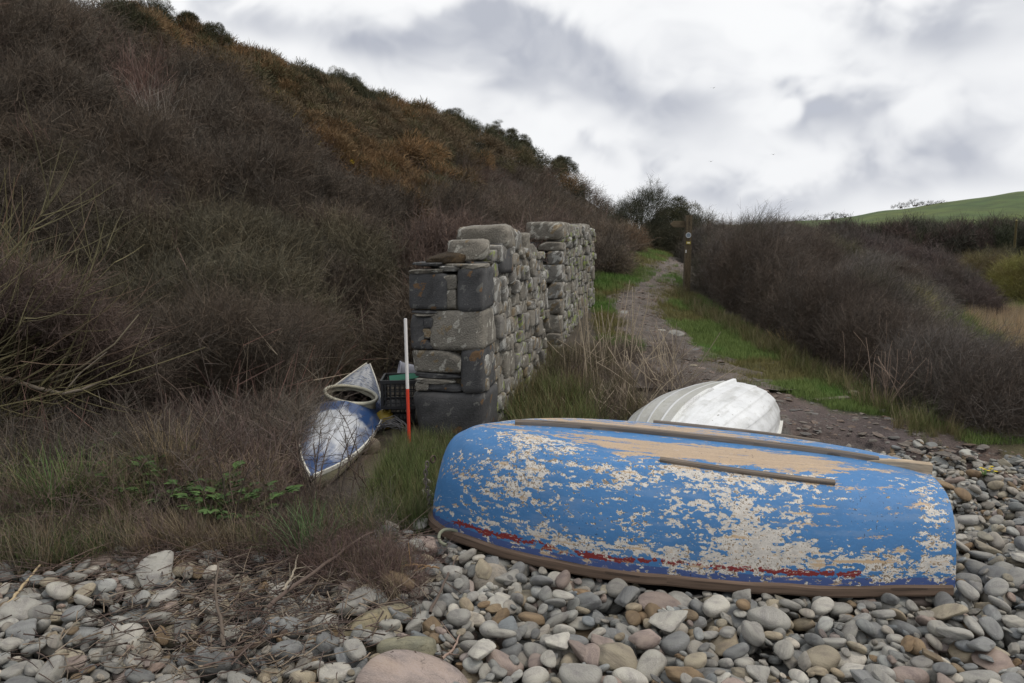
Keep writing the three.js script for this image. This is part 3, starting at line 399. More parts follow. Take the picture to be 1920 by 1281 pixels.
  const strip = (name, s0, s1, gf, w, h) => { const pts = [], nn = []; for (let i = 0; i <= 30; i++) { const s = lerp(s0, s1, i / 30), o = at(s, typeof gf === 'function' ? gf(s) : gf); pts.push(o.p.addScaledVector(o.n, h * 0.3)); nn.push(o.n); } return mesh(name, sweep(pts, [[-w, -h * 0.6], [w, -h * 0.6], [w, h * 0.35], [w * 0.7, h * 0.6], [-w * 0.7, h * 0.6], [-w, h * 0.35]], nn), M.wood, boat); };
  const mid = (s) => at(s, 0).girth / 2;
  strip('keel_strip', 0.47, 2.32, mid, 0.016, 0.03);
  strip('bilge_strip', 1.26, 2.05, (s) => lerp(0.575, 0.485, (s - 1.26) / 0.79), 0.012, 0.02);
  strip('bilge_strip', 1.2, 2.1, (s) => at(s, 0).girth - lerp(0.6, 0.5, (s - 1.2) / 0.9), 0.012, 0.02);
  // skeg, sanded bare
  { const pts = [], hh = []; const sh = [[2.18, -0.02], [2.3, 0.012], [2.45, 0.04], [2.565, 0.052]]; const top = sh.map(([s, e]) => V(s, at(s, mid(s)).p.y + e, 0)), bot = sh.map(([s]) => V(s, at(s, mid(s)).p.y - 0.03, 0)); const rows2 = top.map((t, i) => [V(t.x, bot[i].y, 0.022), V(t.x, t.y - 0.006, 0.02), V(t.x, t.y, 0.014), V(t.x, t.y, -0.014), V(t.x, t.y - 0.006, -0.02), V(t.x, bot[i].y, -0.022)]); const l = rows2[rows2.length - 1]; rows2.push(l.map(() => V(l[0].x, (l[0].y + l[2].y) / 2, 0))); const g = gridGeo(rows2).toNonIndexed(); g.computeVertexNormals(); mesh('skeg', g, mat([2.3, 2.2, 1.9], 0.9, { map: T.wood }), boat); }
  { const eye = at(0.06, 0.3); const t = mesh('bow_ring', new THREE.TorusGeometry(0.02, 0.005, 8, 16), mat([0.1, 0.07, 0.05], 0.6, { metalness: 0.6 }), boat); t.position.set(-0.005, 0.3, 0.0); t.rotation.y = 1.2; }
}
// chain at its bow
{
  const c = thing('chain', 'rusty grey chain hanging from the bow of the blue dinghy', 'chain', -0.455, 0.34, 4.3), link = new THREE.TorusGeometry(0.013, 0.0042, 6, 12).scale(0.75, 1.35, 1), m = mat([0.14, 0.12, 0.105], 0.65, { metalness: 0.3 }), R = rng(5);
  for (let i = 0; i < 30; i++) { const o = mesh('link', link, m, c), dn = Math.min(i, 12); const e = Math.max(0, i - 12); o.position.set(-0.02 - 0.01 * Math.sin(i * 0.5) + e * 0.012 * (i % 2 ? 1 : 0.9), -0.024 * dn + 0.004 - 0.001 * e, 0.02 + (e ? 0.016 * e * Math.sin(e * 0.4 + 0.6) : 0)); o.rotation.set(e ? 1.4 : 0.15 * (R() - 0.5), (i % 2) * 1.5708 + 0.3 * R(), e ? R() * 3 : 0.2 * (R() - 0.5)); }
}
// rope loop in the stones
{ const pts = []; for (let i = 0; i <= 24; i++) { const a = i / 24 * 4.6 + 2.2; pts.push(V(0.1 * Math.cos(a) * (1 + i * 0.01), 0.07 + 0.02 * Math.sin(a * 2), 0.07 * Math.sin(a))); } const o = mesh('rope', new THREE.TubeGeometry(new THREE.CatmullRomCurve3(pts), 60, 0.009, 7), mat([0.22, 0.23, 0.17], 0.95)); const [x] = PX(860, 1025, 3.85); o.position.set(x, 0, -3.9); tag(o, 'pale green loop of rope lying on pebbles under the dinghy bow', 'rope'); }

// ───────────── white clinker dinghy ─────────────
{
  const boat = thing('dinghy', 'upturned white clinker dinghy with grimy ribbed side behind the blue one', 'boat', 0.87, 0.05, 4.95);
  boat.rotation.y = Math.atan2(1.85, 1.1); boat.scale.set(0.96, 0.95, 0.94);
  const L = 2.15, b = spl([0, 0.25, 0.6, 1.1, 1.6, 2.15], [0.26, 0.36, 0.47, 0.53, 0.51, 0.42]), k = spl([0, 0.2, 0.45, 0.8, 1.2, 1.7, 2.15], [0.1, 0.17, 0.265, 0.35, 0.378, 0.365, 0.33]);
  const NS = 60, rows = [], uvs = [], per = 5, NP = 12, fr = []; for (let q = 0; q < NP; q++) for (let j = 0; j <= per; j++) fr.push([(q + (j / per) * 0.999) / NP, q, j / per]);
  let last; for (let i = 0; i <= NS; i++) { const s = L * i / NS, sec = hullSection(b(s), k(s), 2.7, 240, 0.06); last = sec; rows.push(fr.map(([f, q, j]) => { const e = clamp(f, 0, 1) * 240, a = Math.min(239, Math.floor(e)), t = e - a, w = lerp(sec[a][0], sec[a + 1][0], t), h = lerp(sec[a][1], sec[a + 1][1], t), tw = sec[a + 1][0] - sec[a][0], th = sec[a + 1][1] - sec[a][1], l = Math.hypot(tw, th) || 1, side = q < NP / 2 ? 1 - j : j, off = (q < NP / 2 ? 0.007 : 0.015) * (side ** 2) * (q === NP / 2 - 1 || q === NP / 2 ? 0.6 : 1); return V(s, h + tw / l * off, -(w - th / l * off)); })); uvs.push(fr.map(([f]) => [s / L, f])); }
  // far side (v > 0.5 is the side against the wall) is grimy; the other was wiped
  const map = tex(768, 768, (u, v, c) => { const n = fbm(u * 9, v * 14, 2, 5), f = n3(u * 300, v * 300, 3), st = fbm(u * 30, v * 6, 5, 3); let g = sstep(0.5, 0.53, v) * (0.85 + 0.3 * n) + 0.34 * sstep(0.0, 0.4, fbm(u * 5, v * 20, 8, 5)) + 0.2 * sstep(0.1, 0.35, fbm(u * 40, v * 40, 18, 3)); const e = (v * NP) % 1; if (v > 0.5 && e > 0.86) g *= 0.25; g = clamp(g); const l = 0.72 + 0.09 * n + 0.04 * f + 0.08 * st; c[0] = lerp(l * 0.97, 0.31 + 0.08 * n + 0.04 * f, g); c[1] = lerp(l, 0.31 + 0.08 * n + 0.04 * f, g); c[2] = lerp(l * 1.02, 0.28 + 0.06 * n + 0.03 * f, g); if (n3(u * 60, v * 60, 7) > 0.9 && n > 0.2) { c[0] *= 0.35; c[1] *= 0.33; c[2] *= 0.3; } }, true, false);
  const g = gridGeo(rows, uvs); mesh('hull', g, mat(null, 0.42, { map }), boat);
  { const tr = (s, sec, name) => { const gg = new THREE.BufferGeometry(), pos = [], idx = []; [[0, -0.02], ...sec.map(([w, h]) => [w, h])].forEach(([w, h]) => pos.push(s, h, -w)); for (let i = 1; i < sec.length; i++) idx.push(0, i, i + 1); gg.setAttribute('position', new THREE.Float32BufferAttribute(pos, 3)); gg.setIndex(idx); gg.computeVertexNormals(); mesh(name, gg, mat([0.7, 0.71, 0.7], 0.5), boat); }; tr(L - 0.003, last, 'transom'); tr(0.003, hullSection(b(0), k(0), 2.25, 60, 0.1), 'bow_transom'); }
  const pr = []; for (let i = 0; i <= 20; i++) { const s = lerp(1.35, L, i / 20), y = k(s), e = lerp(0.008, 0.032, i / 20) * (i === 20 ? 0.92 : 1); pr.push([V(s, y - 0.02, 0.025), V(s, y + e - 0.008, 0.016), V(s, y + e, 0.009), V(s, y + e, -0.009), V(s, y + e - 0.008, -0.016), V(s, y - 0.02, -0.025)]); } pr.push(pr[20].map(() => V(L, k(L) + 0.02, 0))); const sk = gridGeo(pr).toNonIndexed(); sk.computeVertexNormals(); mesh('skeg', sk, mat([0.78, 0.8, 0.81], 0.45), boat);
  const kp = []; for (let i = 0; i <= 30; i++) { const s = lerp(0, 1.45, i / 30); kp.push(V(s, k(s) + 0.008, 0)); } mesh('keel_strip', sweep(kp, [[-0.022, -0.02], [0.022, -0.02], [0.016, 0.008], [-0.016, 0.008]]), mat([0.72, 0.74, 0.74], 0.5, { map: T.stone }), boat);
  const rim = []; for (let i = 0; i <= 30; i++) { const s = L * i / 30; rim.push(V(s, 0, b(s) + 0.012)); } const rs = [[-0.014, -0.02], [0.014, -0.02], [0.016, 0.02], [-0.014, 0.02]]; mesh('gunwale', sweep(rim, rs), mat([0.66, 0.66, 0.62], 0.5), boat); mesh('gunwale', sweep(rim.map((p) => V(p.x, p.y, -p.z)), rs), mat([0.66, 0.66, 0.62], 0.5), boat);
}

// ───────────── kayak and the clutter beside the wall ─────────────
{
  const K0 = [-1.2, 4.42], K1 = [-1.58, 8.3], L = Math.hypot(K1[0] - K0[0], K1[1] - K0[1]);
  const kayak = thing('kayak', 'blue and white kayak with an open cockpit lying among the brambles', 'kayak', K0[0], 0.03, K0[1]);
  kayak.rotation.order = 'YXZ'; kayak.rotation.y = Math.atan2(K1[1] - K0[1], K1[0] - K0[0]); kayak.rotation.x = 0.2;
  const b = spl([0, 0.15, 0.5, 1.1, 1.8, 2.5, 3.2, L], [0.012, 0.055, 0.14, 0.235, 0.285, 0.25, 0.15, 0.015]), rim = spl([0, 0.4, 1.2, 2, 3, L], [0.21, 0.18, 0.15, 0.14, 0.17, 0.24]), dk = spl([0, 0.3, 0.9, 1.5, 1.8, 2.4, 3, L], [0.0, 0.03, 0.085, 0.14, 0.15, 0.1, 0.06, 0.0]);
  const CS = 2.1, CR = 0.37, CW = 0.215, cy = (s) => rim(s);
  const NS = 200, NW = 46, pos = [], uv = [], idx = [];
  const deck = (s, f) => { const w = f * b(s), cr = dk(s) * (1 - Math.abs(f) ** 1.9), ridge = 0.018 * Math.exp(-((f * b(s) / 0.03) ** 2)) * (Math.abs(s - CS) > 0.44 ? 1 : 0); return V(s, rim(s) + cr + ridge * sstep(0, 0.4, s) * sstep(0, 0.5, L - s), w); };
  for (let i = 0; i <= NS; i++) for (let j = 0; j <= NW; j++) { const s = L * i / NS, p = deck(s, j / NW * 2 - 1); pos.push(p.x, p.y, p.z); uv.push(i / NS, j / NW); }
  for (let i = 0; i < NS; i++) for (let j = 0; j < NW; j++) { const s = L * (i + 0.5) / NS, w = ((j + 0.5) / NW * 2 - 1) * b(s); if (((s - CS) / CR) ** 2 + (w / CW) ** 2 < 1) continue; const a = i * (NW + 1) + j, n = NW + 1; idx.push(a, a + 1, a + n, a + 1, a + n + 1, a + n); }
  const g = new THREE.BufferGeometry(); g.setAttribute('position', new THREE.Float32BufferAttribute(pos, 3)); g.setAttribute('uv', new THREE.Float32BufferAttribute(uv, 2)); g.setIndex(idx); g.computeVertexNormals();
  const map = tex(1024, 512, (u, v, c) => { const s = u * L, f = v * 2 - 1, n = fbm(u * 26, v * 8, 3, 4), n2 = fbm(u * 160, v * 14, 5, 3), f2 = n3(u * 500, v * 240, 3); let bl = 0; bl = Math.max(bl, 0.95 * sstep(0.75, 0.2, s + 0.3 * n)); bl = Math.max(bl, 0.95 * sstep(1.35, 1.62, s + 0.25 * n + 0.12 * f) * sstep(2.6, 2.4, s)); bl = Math.max(bl, 0.7 * sstep(0.55, 0.95, Math.abs(f) + 0.3 * n)); if (s > 2.4) bl = Math.max(bl * 0.7, sstep(0.0, 0.4, n2 + 0.25 * n) * 0.85); bl = clamp(bl + 0.1 + 0.14 * n2 + 0.1 * n + 0.08 * f2); const w = 0.56 + 0.08 * n + 0.04 * f2; c[0] = lerp(w * 0.95, 0.022, bl); c[1] = lerp(w * 0.99, 0.06, bl); c[2] = lerp(w * 1.04, 0.17, bl); const di = sstep(0.12, 0.4, fbm(u * 18, v * 18, 9, 4)); c[0] = lerp(c[0], 0.2, di * 0.4); c[1] = lerp(c[1], 0.19, di * 0.4); c[2] = lerp(c[2], 0.17, di * 0.4); }, true, false);
  mesh('deck', g, mat(null, 0.38, { map }), kayak);
  const hr = []; for (let i = 0; i <= 60; i++) { const s = L * i / 60, sec = hullSection(b(s) + 0.002, Math.max(0.02, rim(s) * (0.35 + 0.65 * sstep(0, 0.5, s) * sstep(0, 0.4, L - s))), 2.3, 24, 0); hr.push(sec.map(([w, h]) => V(s, rim(s) - h, w))); } mesh('hull', gridGeo(hr), mat([0.42, 0.39, 0.26], 0.5, { map: T.stone }), kayak);
  for (const sg of [-1, 1]) { const pts = []; for (let i = 0; i <= 50; i++) { const s = L * i / 50; pts.push(V(s, rim(s), sg * (b(s) + 0.002))); } mesh('seam', sweep(pts, [[-0.006, -0.012], [0.006, -0.012], [0.006, 0.012], [-0.006, 0.012]]), mat([0.55, 0.54, 0.48], 0.6), kayak); }
  const pts = []; for (let i = 0; i < 48; i++) { const a = i / 48 * 6.2832, s = CS + Math.cos(a) * CR, w = Math.sin(a) * CW; pts.push(V(s, rim(CS) + 0.128 - 0.02 * (s - CS), w)); }
  mesh('coaming', gridGeo([pts.concat(pts[0]).map((p) => V(p.x, deck(p.x, clamp(p.z / b(p.x), -1, 1)).y - 0.015, p.z)), pts.concat(pts[0])]), mat([0.45, 0.44, 0.36], 0.6, { map: T.stone }), kayak);
  mesh('cockpit_rim', new THREE.TubeGeometry(new THREE.CatmullRomCurve3(pts, true), 96, 0.016, 8, true), mat([0.5, 0.49, 0.4], 0.6, { map: T.stone }), kayak);
  const seat = new THREE.SphereGeometry(0.17, 20, 10, 0, 6.2832, 0.5, 1.1).scale(1, -0.6, 1); const so = mesh('seat', seat, mat([0.1, 0.1, 0.1], 0.7), kayak); so.position.set(CS + 0.15, 0.22, 0);
}
function crate(x, y, d, w, h, dep, turn, label) {
  const c = thing('plastic_crate', label, 'crate', x, y, d, null), m = mat([0.012, 0.012, 0.014], 0.5); c.rotation.y = turn;
  const bar = (name, sx, sy, sz, px, py, pz) => { const o = mesh(name, new THREE.BoxGeometry(sx, sy, sz), m, c); o.position.set(px, py, pz); };
  bar('base', w - 0.01, 0.012, dep - 0.01, 0, 0.007, 0);
  for (const sx of [-1, 1]) for (const sz of [-1, 1]) bar('corner_post', 0.022, h - 0.05, 0.022, sx * (w / 2 - 0.0115), h / 2, sz * (dep / 2 - 0.0115));
  for (const [k, t] of [[0.014, 0.024], [h - 0.014, 0.028]]) { for (const s of [-1, 1]) { bar('rim', w + 0.004, t, 0.016, 0, k, s * (dep / 2 - 0.004)); bar('rim', 0.016, t - 0.003, dep - 0.03, s * (w / 2 - 0.004), k, 0); } }
  for (let i = 1; i < 8; i++) for (const s of [-1, 1]) { bar('slat', 0.009, h - 0.05, 0.007, -w / 2 + w * i / 8, h / 2, s * (dep / 2 - 0.008)); bar('slat', 0.007, h - 0.05, 0.009, s * (w / 2 - 0.008), h / 2, -dep / 2 + dep * i / 8); }
  for (let i = 1; i < 5; i++) for (const s of [-1, 1]) { bar('slat', w - 0.05, 0.009, 0.005, 0, h * i / 5, s * (dep / 2 - 0.016)); bar('slat', 0.005, 0.009, dep - 0.05, s * (w / 2 - 0.016), h * i / 5, 0); }
}
crate(-0.96, 0.06, 6.62, 0.26, 0.14, 0.3, 0.1, 'lower small black plastic crate under the other crate');
crate(-0.92, 0.205, 6.52, 0.33, 0.24, 0.36, 0.06, 'black lattice plastic crate stacked on top beside the kayak');
{
  const bu = thing('bucket', 'white plastic bucket lying on its side behind the black crate', 'bucket', -0.9, 0.4, 6.95); bu.scale.setScalar(0.8); bu.rotation.set(0.2, 0.2, 1.35);
  const pr = [[0, 0], [0.085, 0], [0.11, 0.25], [0.12, 0.25], [0.12, 0.262], [0.104, 0.262], [0.08, 0.012], [0, 0.012]].map(([a, c]) => new THREE.Vector2(a, c - 0.12)); mesh('pail', new THREE.LatheGeometry(pr, 32), mat([0.5, 0.5, 0.56], 0.45), bu); const hd = mesh('handle', new THREE.TorusGeometry(0.118, 0.004, 6, 24, Math.PI), mat([0.4, 0.4, 0.4], 0.5), bu); hd.position.y = 0.12; hd.rotation.x = 2.6;
  const tr = thing('plastic_tray', 'green plastic tray sticking out of the black crate', 'tray', -0.9, 0.41, 6.55), tm = mat([0.06, 0.27, 0.17], 0.5); tr.rotation.set(-0.25, 0.1, 0.12); mesh('tray_floor', new THREE.BoxGeometry(0.24, 0.006, 0.2), tm, tr); for (const s of [-1, 1]) { mesh('tray_side', new THREE.BoxGeometry(0.25, 0.045, 0.007), tm, tr).position.set(0, 0.02, s * 0.104); mesh('tray_side', new THREE.BoxGeometry(0.007, 0.045, 0.2), tm, tr).position.set(s * 0.1215, 0.02, 0); }
  const by = thing('fishing_float', 'dull yellow fishing float wedged under the black crates', 'float', -1.06, 0.1, 6.42); mesh('ball', new THREE.SphereGeometry(0.085, 24, 16), mat([0.3, 0.21, 0.02], 0.6, { map: T.stone }), by); const kn = mesh('eyelet', new THREE.TorusGeometry(0.022, 0.009, 8, 14), mat([0.25, 0.18, 0.03], 0.6), by); kn.position.set(0.03, 0.085, 0.03);
  // coil of old wire
  const wi = thing('wire_coil', 'tangled coil of dark wire by the foot of the pole', 'wire', -0.93, 0.05, 5.95), R = rng(12), wm = mat([0.06, 0.06, 0.065], 0.6, { metalness: 0.2 });
  for (let i = 0; i < 9; i++) { const pts = [], r = 0.07 + 0.06 * R(), ph = R() * 6, t = rv(R).multiplyScalar(0.5); for (let k = 0; k < 16; k++) { const a = k / 16 * 6.2832 + ph; pts.push(V(Math.cos(a) * r + (R() - 0.5) * 0.03, 0.07 + Math.abs(Math.sin(a) * r * 0.7) + (R() - 0.5) * 0.02 + t.y * 0.03, Math.sin(a) * r * (0.4 + 0.5 * R()) + t.x * 0.05)); } mesh('wire_loop', new THREE.TubeGeometry(new THREE.CatmullRomCurve3(pts, true), 50, 0.0035, 5, true), wm, wi); }
}
// ranging pole
{
  const d = 5.8, [x, yb] = PX(768, 853, d), [xt, yt] = PX(760, 597, d), p = thing('ranging_pole', 'red and white survey pole standing by the wall end', 'pole', x, yb - 0.02, d), len = yt - yb; p.rotation.z = -(xt - x) / len;
  const rod = (name, a, b, m, r = 0.0125) => { const o = mesh(name, new THREE.CylinderGeometry(r, r, b - a, 20), m, p); o.position.y = (a + b) / 2; };
  rod('red_section', 0.02, len / 2 + 0.01, mat([0.62, 0.05, 0.02], 0.45)); rod('white_section', len / 2 + 0.01, len + 0.015, mat([0.74, 0.72, 0.7], 0.45)); rod('top_cap', len + 0.015, len + 0.02, mat([0.6, 0.6, 0.6], 0.5), 0.0105); const t = mesh('steel_tip', new THREE.ConeGeometry(0.0125, 0.06, 16), mat([0.4, 0.4, 0.42], 0.4, { metalness: 0.8 }), p); t.rotation.x = Math.PI; t.position.y = -0.01;
}
// waymarker post
{
  const d = 16, [x, y] = PX(1287, 556, d), p = thing('waymarker_post', 'weathered wooden waymarker post with round disc and arrow plate by the hedge', 'post', x, y - 0.05, d), m = mat([0.5, 0.46, 0.34], 0.95, { map: T.wood });
  const post = mesh('post', new THREE.BoxGeometry(0.12, 1.68, 0.13, 1, 6, 1), m, p); post.position.y = 0.84;
  const disc = mesh('disc', new THREE.CylinderGeometry(0.055, 0.055, 0.012, 28), mat([0.17, 0.21, 0.25], 0.6), p); disc.rotation.x = Math.PI / 2; disc.position.set(-0.01, 1.28, 0.072);
  const ring = mesh('disc_ring', new THREE.TorusGeometry(0.048, 0.005, 8, 28), mat([0.5, 0.5, 0.5], 0.6), p); ring.position.set(-0.01, 1.28, 0.079);
  const plate = mesh('arrow_plate', new THREE.BoxGeometry(0.085, 0.05, 0.008), mat([0.42, 0.34, 0.04], 0.6), p); plate.position.set(-0.005, 1.13, 0.07);
  const sh = new THREE.Shape([[-0.03, 0], [-0.008, 0.018], [-0.008, 0.007], [0.008, 0.007], [0.008, 0.018], [0.03, 0], [0.008, -0.018], [0.008, -0.007], [-0.008, -0.007], [-0.008, -0.018]].map(([a, b]) => new THREE.Vector2(a, b))); mesh('arrow', new THREE.ExtrudeGeometry(sh, { depth: 0.003, bevelEnabled: false }), mat([0.75, 0.75, 0.7], 0.6), p).position.set(-0.005, 1.13, 0.0745);
  const tg = mesh('white_tag', new THREE.BoxGeometry(0.02, 0.06, 0.006), mat([0.6, 0.6, 0.58], 0.6), p); tg.position.set(-0.05, 0.96, 0.07);
  const finger = (w, px2, yy, rot) => { const s = new THREE.Shape([[-w, -0.06], [w, -0.06], [w + 0.06, 0], [w, 0.06], [-w, 0.06]].map(([a, b]) => new THREE.Vector2(a, b))), o = mesh('finger_board', new THREE.ExtrudeGeometry(s, { depth: 0.03, bevelEnabled: true, bevelSize: 0.004, bevelThickness: 0.004, bevelSegments: 1 }), m, p); o.position.set(px2, yy, -0.015); o.rotation.y = rot; }; finger(0.13, -0.17, 1.5, Math.PI); finger(0.06, 0.0, 1.6, 0.9);
}
// ───────────── vegetation ─────────────
function gp(px, py, y0 = 0) { let lo = 1.5, hi = 60; for (let i = 0; i < 40; i++) { const m = (lo + hi) / 2, [x, h] = PX(px, py, m); if (h > Math.max(H(x, m), -2) + y0) lo = m; else hi = m; } return [PX(px, py, lo)[0], lo]; }
const GEO = {
  thorn: [...Array(5)].map((_, i) => twigClump(500 + i, { stems: 11, len: 0.55, spread: 0.8, subs: 9, w: 0.0075, sub: 0.16 })),
  thornFine: [...Array(4)].map((_, i) => twigClump(520 + i, { stems: 12, len: 0.5, spread: 0.9, subs: 10, w: 0.0045, sub: 0.15 })),
  whip: [...Array(4)].map((_, i) => twigClump(540 + i, { stems: 7, len: 0.75, spread: 0.45, subs: 3, w: 0.006, sub: 0.2, up: 0.25 })),
  gorse: [...Array(4)].map((_, i) => sprayClump(560 + i, { n: 250, r: 0.22, len: 0.07, w: 0.008 })),
  grass: [...Array(4)].map((_, i) => grassTuft(580 + i, { n: 26, h: 0.1, r: 0.07, w: 0.0045, lean: 0.6 })),
  longGrass: [...Array(4)].map((_, i) => grassTuft(590 + i, { n: 30, h: 0.3, r: 0.07, w: 0.005, lean: 0.55, bend: 1.3 })),
  reed: [...Array(3)].map((_, i) => grassTuft(600 + i, { n: 26, h: 0.8, r: 0.25, w: 0.012, lean: 0.18, bend: 0.35 })),
  tree: [...Array(4)].map((_, i) => twigClump(610 + i, { stems: 9, len: 0.9, spread: 0.5, subs: 16, w: 0.022, sub: 0.32, up: 0.35 })),
};
const footX = spl([3.2, 4.2, 4.8, 5.4, 6, 7, 8.0, 8.6, 9.2, 13.4, 14.4, 16, 18, 20, 24, 32, 45], [-4.6, -3.5, -2.7, -2.05, -1.72, -1.66, -1.7, -1.15, -0.42, 0.62, 1.25, 1.95, 2.5, 3.0, 3.4, 4.6, 7]);
const inKayak = (x, d) => { if (d < 4.3 || d > 8.35) return false; const k = x - lerp(-1.2, -1.58, clamp((d - 4.42) / 3.88)); return k > -0.2 && k < 0.45; };
const brown = [0.098, 0.077, 0.058], olive = [0.092, 0.08, 0.052], rust = [0.125, 0.088, 0.072], straw = [0.32, 0.26, 0.17];
const windUp = (R, n, k = 0.55) => n.clone().multiplyScalar(0.75).add(V(0.22, 0.45, 0.1)).addScaledVector(rv(R), k).normalize();
// separate bushes within the scrub: rounded lumps with gaps between them
const cellAt = (x, d, k = 0.62) => { const X = x * k, D = d * k, a = Math.floor(X), b = Math.floor(D); let m = 9, id = 0; for (let i = -1; i < 2; i++) for (let j = -1; j < 2; j++) { const q = Math.hypot(a + i + h3(a + i, b + j, 71) - X, b + j + h3(a + i, b + j, 72) - D); if (q < m) { m = q; id = h3(a + i, b + j, 73); } } return [1 - Math.min(1, m * m * 1.9), id]; };
const lumps = (x, d, k) => cellAt(x, d, k)[0];
{
  const R = rng(2024), thorn = [], fine = [], whip = [], gorse = [], flowers = [];
  const A0 = -56 * Math.PI / 180, A1 = 13 * Math.PI / 180, l0 = Math.log(4.4), l1 = Math.log(44);
  for (let i = 0; i < 22500; i++) {
    const a = lerp(A0, A1, R()), r = Math.exp(lerp(l0, l1, Math.pow(R(), 0.85))), x = r * Math.sin(a), d = r * Math.cos(a);
    if (d < 3.2 || x > footX(d) || inKayak(x, d)) continue;
    const y = H(x, d), [px, py] = toPx(x, y + 0.3, d), jx = px + 55 * n3(x * 0.9, d * 0.9, 6), jy = py + 40 * n3(x * 0.9, d * 0.9, 16), n = normalAt(x, d), p = V(x, y, -d);
    if (inPoly(Z.gorse, jx, jy) && R() < 0.94 - 0.45 * sstep(780, 960, jx)) {
      const top = jy < 35 + (jx - 300) * 0.34 + 30, c = top ? vary(R, [0.05, 0.05, 0.022], 0.4) : R() < 0.25 ? vary(R, [0.08, 0.07, 0.03], 0.3) : vary(R, n3(x * 0.5, d * 0.5, 55) > 0 ? [0.185, 0.115, 0.053] : [0.135, 0.098, 0.055], 0.4);
      gorse.push({ p: p.clone().add(V(0, -0.05 + 0.15 * R() + 0.6 * lumps(x, d, 0.85), 0)), up: windUp(R, n), s: (0.9 + 0.8 * R()) * (0.75 + r * 0.018), r: R() * 6.28, c });
      if (R() < 0.5) gorse.push({ p: p.clone().add(V((R() - 0.5) * 0.3, 0.05 + 0.5 * R(), (R() - 0.5) * 0.3)), up: windUp(R, n, 0.9), s: (0.7 + 0.7 * R()) * (0.75 + r * 0.018), r: R() * 6.28, c: vary(R, c, 0.25) });
      if (n3(x * 0.7, d * 0.7, 40) > 0.35 && px > 480 && px < 720 && R() < 0.4) flowers.push({ p: p.clone().addScaledVector(n, 0.42 + 0.12 * R()), up: rv(R), s: 0.16, r: R() * 6, c: [0.5, 0.36, 0.02] });
      continue;
    }
    const [lp, id] = cellAt(x, d); if (lp < 0.28 && R() < 0.75) continue;
    const near = r < 8.5, ov = n3(x * 0.6, d * 0.6, 9), c = vary(R, (ov > 0.42 && r < 12 && id < 0.6 ? olive : id > 0.86 ? rust : brown).map((q) => q * (0.8 + 0.5 * ((id * 7.3) % 1))), 0.3), sc = (0.85 + 0.45 * R()) * clamp(0.62 + r * 0.022, 0.5, r > 22 ? 0.95 : 1.1);
    (near ? fine : thorn).push({ p: p.clone().addScaledVector(n, (r > 17 ? -0.3 : -0.2) + (0.7 + 0.55 * id) * lp * (r > 17 ? 0.45 : 1) + (R() < 0.4 ? 0.15 * R() : 0)), up: windUp(R, n).add(V((id - 0.5) * 0.9, 0.1, (id * 13 % 1 - 0.5) * 0.7)).normalize(), s: sc, r: R() * 6.28, c });
    if (R() < 0.045) whip.push({ p, up: windUp(R, n, 0.3), s: 0.8 + 0.6 * R(), r: R() * 6.28, c: vary(R, R() < 0.5 ? [0.22, 0.19, 0.15] : [0.2, 0.12, 0.1], 0.25) });
  }
  // the pale and reddish dead stems in the cleft
  for (let i = 0; i < 80; i++) { const t = R(), px = lerp(240, 330, t) + 40 * (R() - 0.5) + (t > 0.85 ? 110 * R() : 0), py = lerp(150, 310, t) + 25 * (R() - 0.5), [x, d] = gp(px, py); whip.push({ p: V(x, H(x, d), -d), up: V(0.1, 1, 0.25).addScaledVector(rv(R), 0.2).normalize(), s: 1.0 + 0.5 * R(), r: R() * 6, c: vary(R, t > 0.6 ? [0.3, 0.26, 0.22] : [0.2, 0.13, 0.11], 0.2) }); }
  const s1 = stuff('blackthorn_scrub', 'dense dark leafless thorn scrub covering the steep hillside', 'scrub'); scatter('twigs', GEO.thorn, M.twig, thorn, s1); scatter('fine_twigs', GEO.thornFine, M.twig, fine, s1); scatter('dead_stems', GEO.whip, M.twig, whip, s1);
  const s2 = stuff('gorse_scrub', 'brown and dark green gorse covering the upper slope to the skyline', 'gorse'); scatter('sprays', GEO.gorse, M.leaf, gorse, s2); scatter('flowers', [sprayClump(9, { n: 26, r: 0.3, len: 0.14, w: 0.1 })], M.leaf, flowers, s2);
}
// gorse bushes standing up on the skyline
function mound(name, label, cat, x, d, r, h, o, group) {        // a bush: dark branching inside, twigs or sprays over a lumpy dome
  const R = rng(o.seed ?? 1), y = o.y ?? H(x, d) - 0.05, g = thing(name, label, cat, x, y, d, group), sr = new Strips(), items = [], lean = o.lean ?? 0;
  for (let i = 0; i < (o.stems ?? 9); i++) { const dir = V((R() - 0.5) * 1.4 * r / h + lean, 1, (R() - 0.5) * 1.4 * r / h); sr.stick(arc(V((R() - 0.5) * 0.3 * r, -0.1 * h, (R() - 0.5) * 0.3 * r), dir, h * (0.7 + 0.3 * R()), rv(R).multiplyScalar(0.5), 5), o.thick ?? 0.018, 0.005, o.bark ?? [0.07, 0.06, 0.045], 5); }
  mesh('branches', sr.build(), M.stick, g);
  for (let i = 0; i < o.n; i++) { const v = rv(R); v.y = Math.abs(v.y); const q = (o.inner ?? 0.5) + (1 - (o.inner ?? 0.5)) * Math.cbrt(R()), lump = 1 + (o.lump ?? 0.28) * n3(v.x * 2.6 + (o.seed ?? 0), v.y * 2.6, v.z * 2.6); const yy = v.y * h * q * lump; items.push({ p: V(v.x * r * q * lump + lean * yy, yy, v.z * r * q * lump), up: v.clone().add(V(lean, 0.45, 0)).addScaledVector(rv(R), 0.5).normalize(), s: o.size * (0.7 + 0.6 * R()), r: R() * 6, c: vary(R, o.cols[Math.floor(R() * o.cols.length)], 0.3) }); }
  scatter('foliage', o.geos, M.leaf, items, g); return g;
}
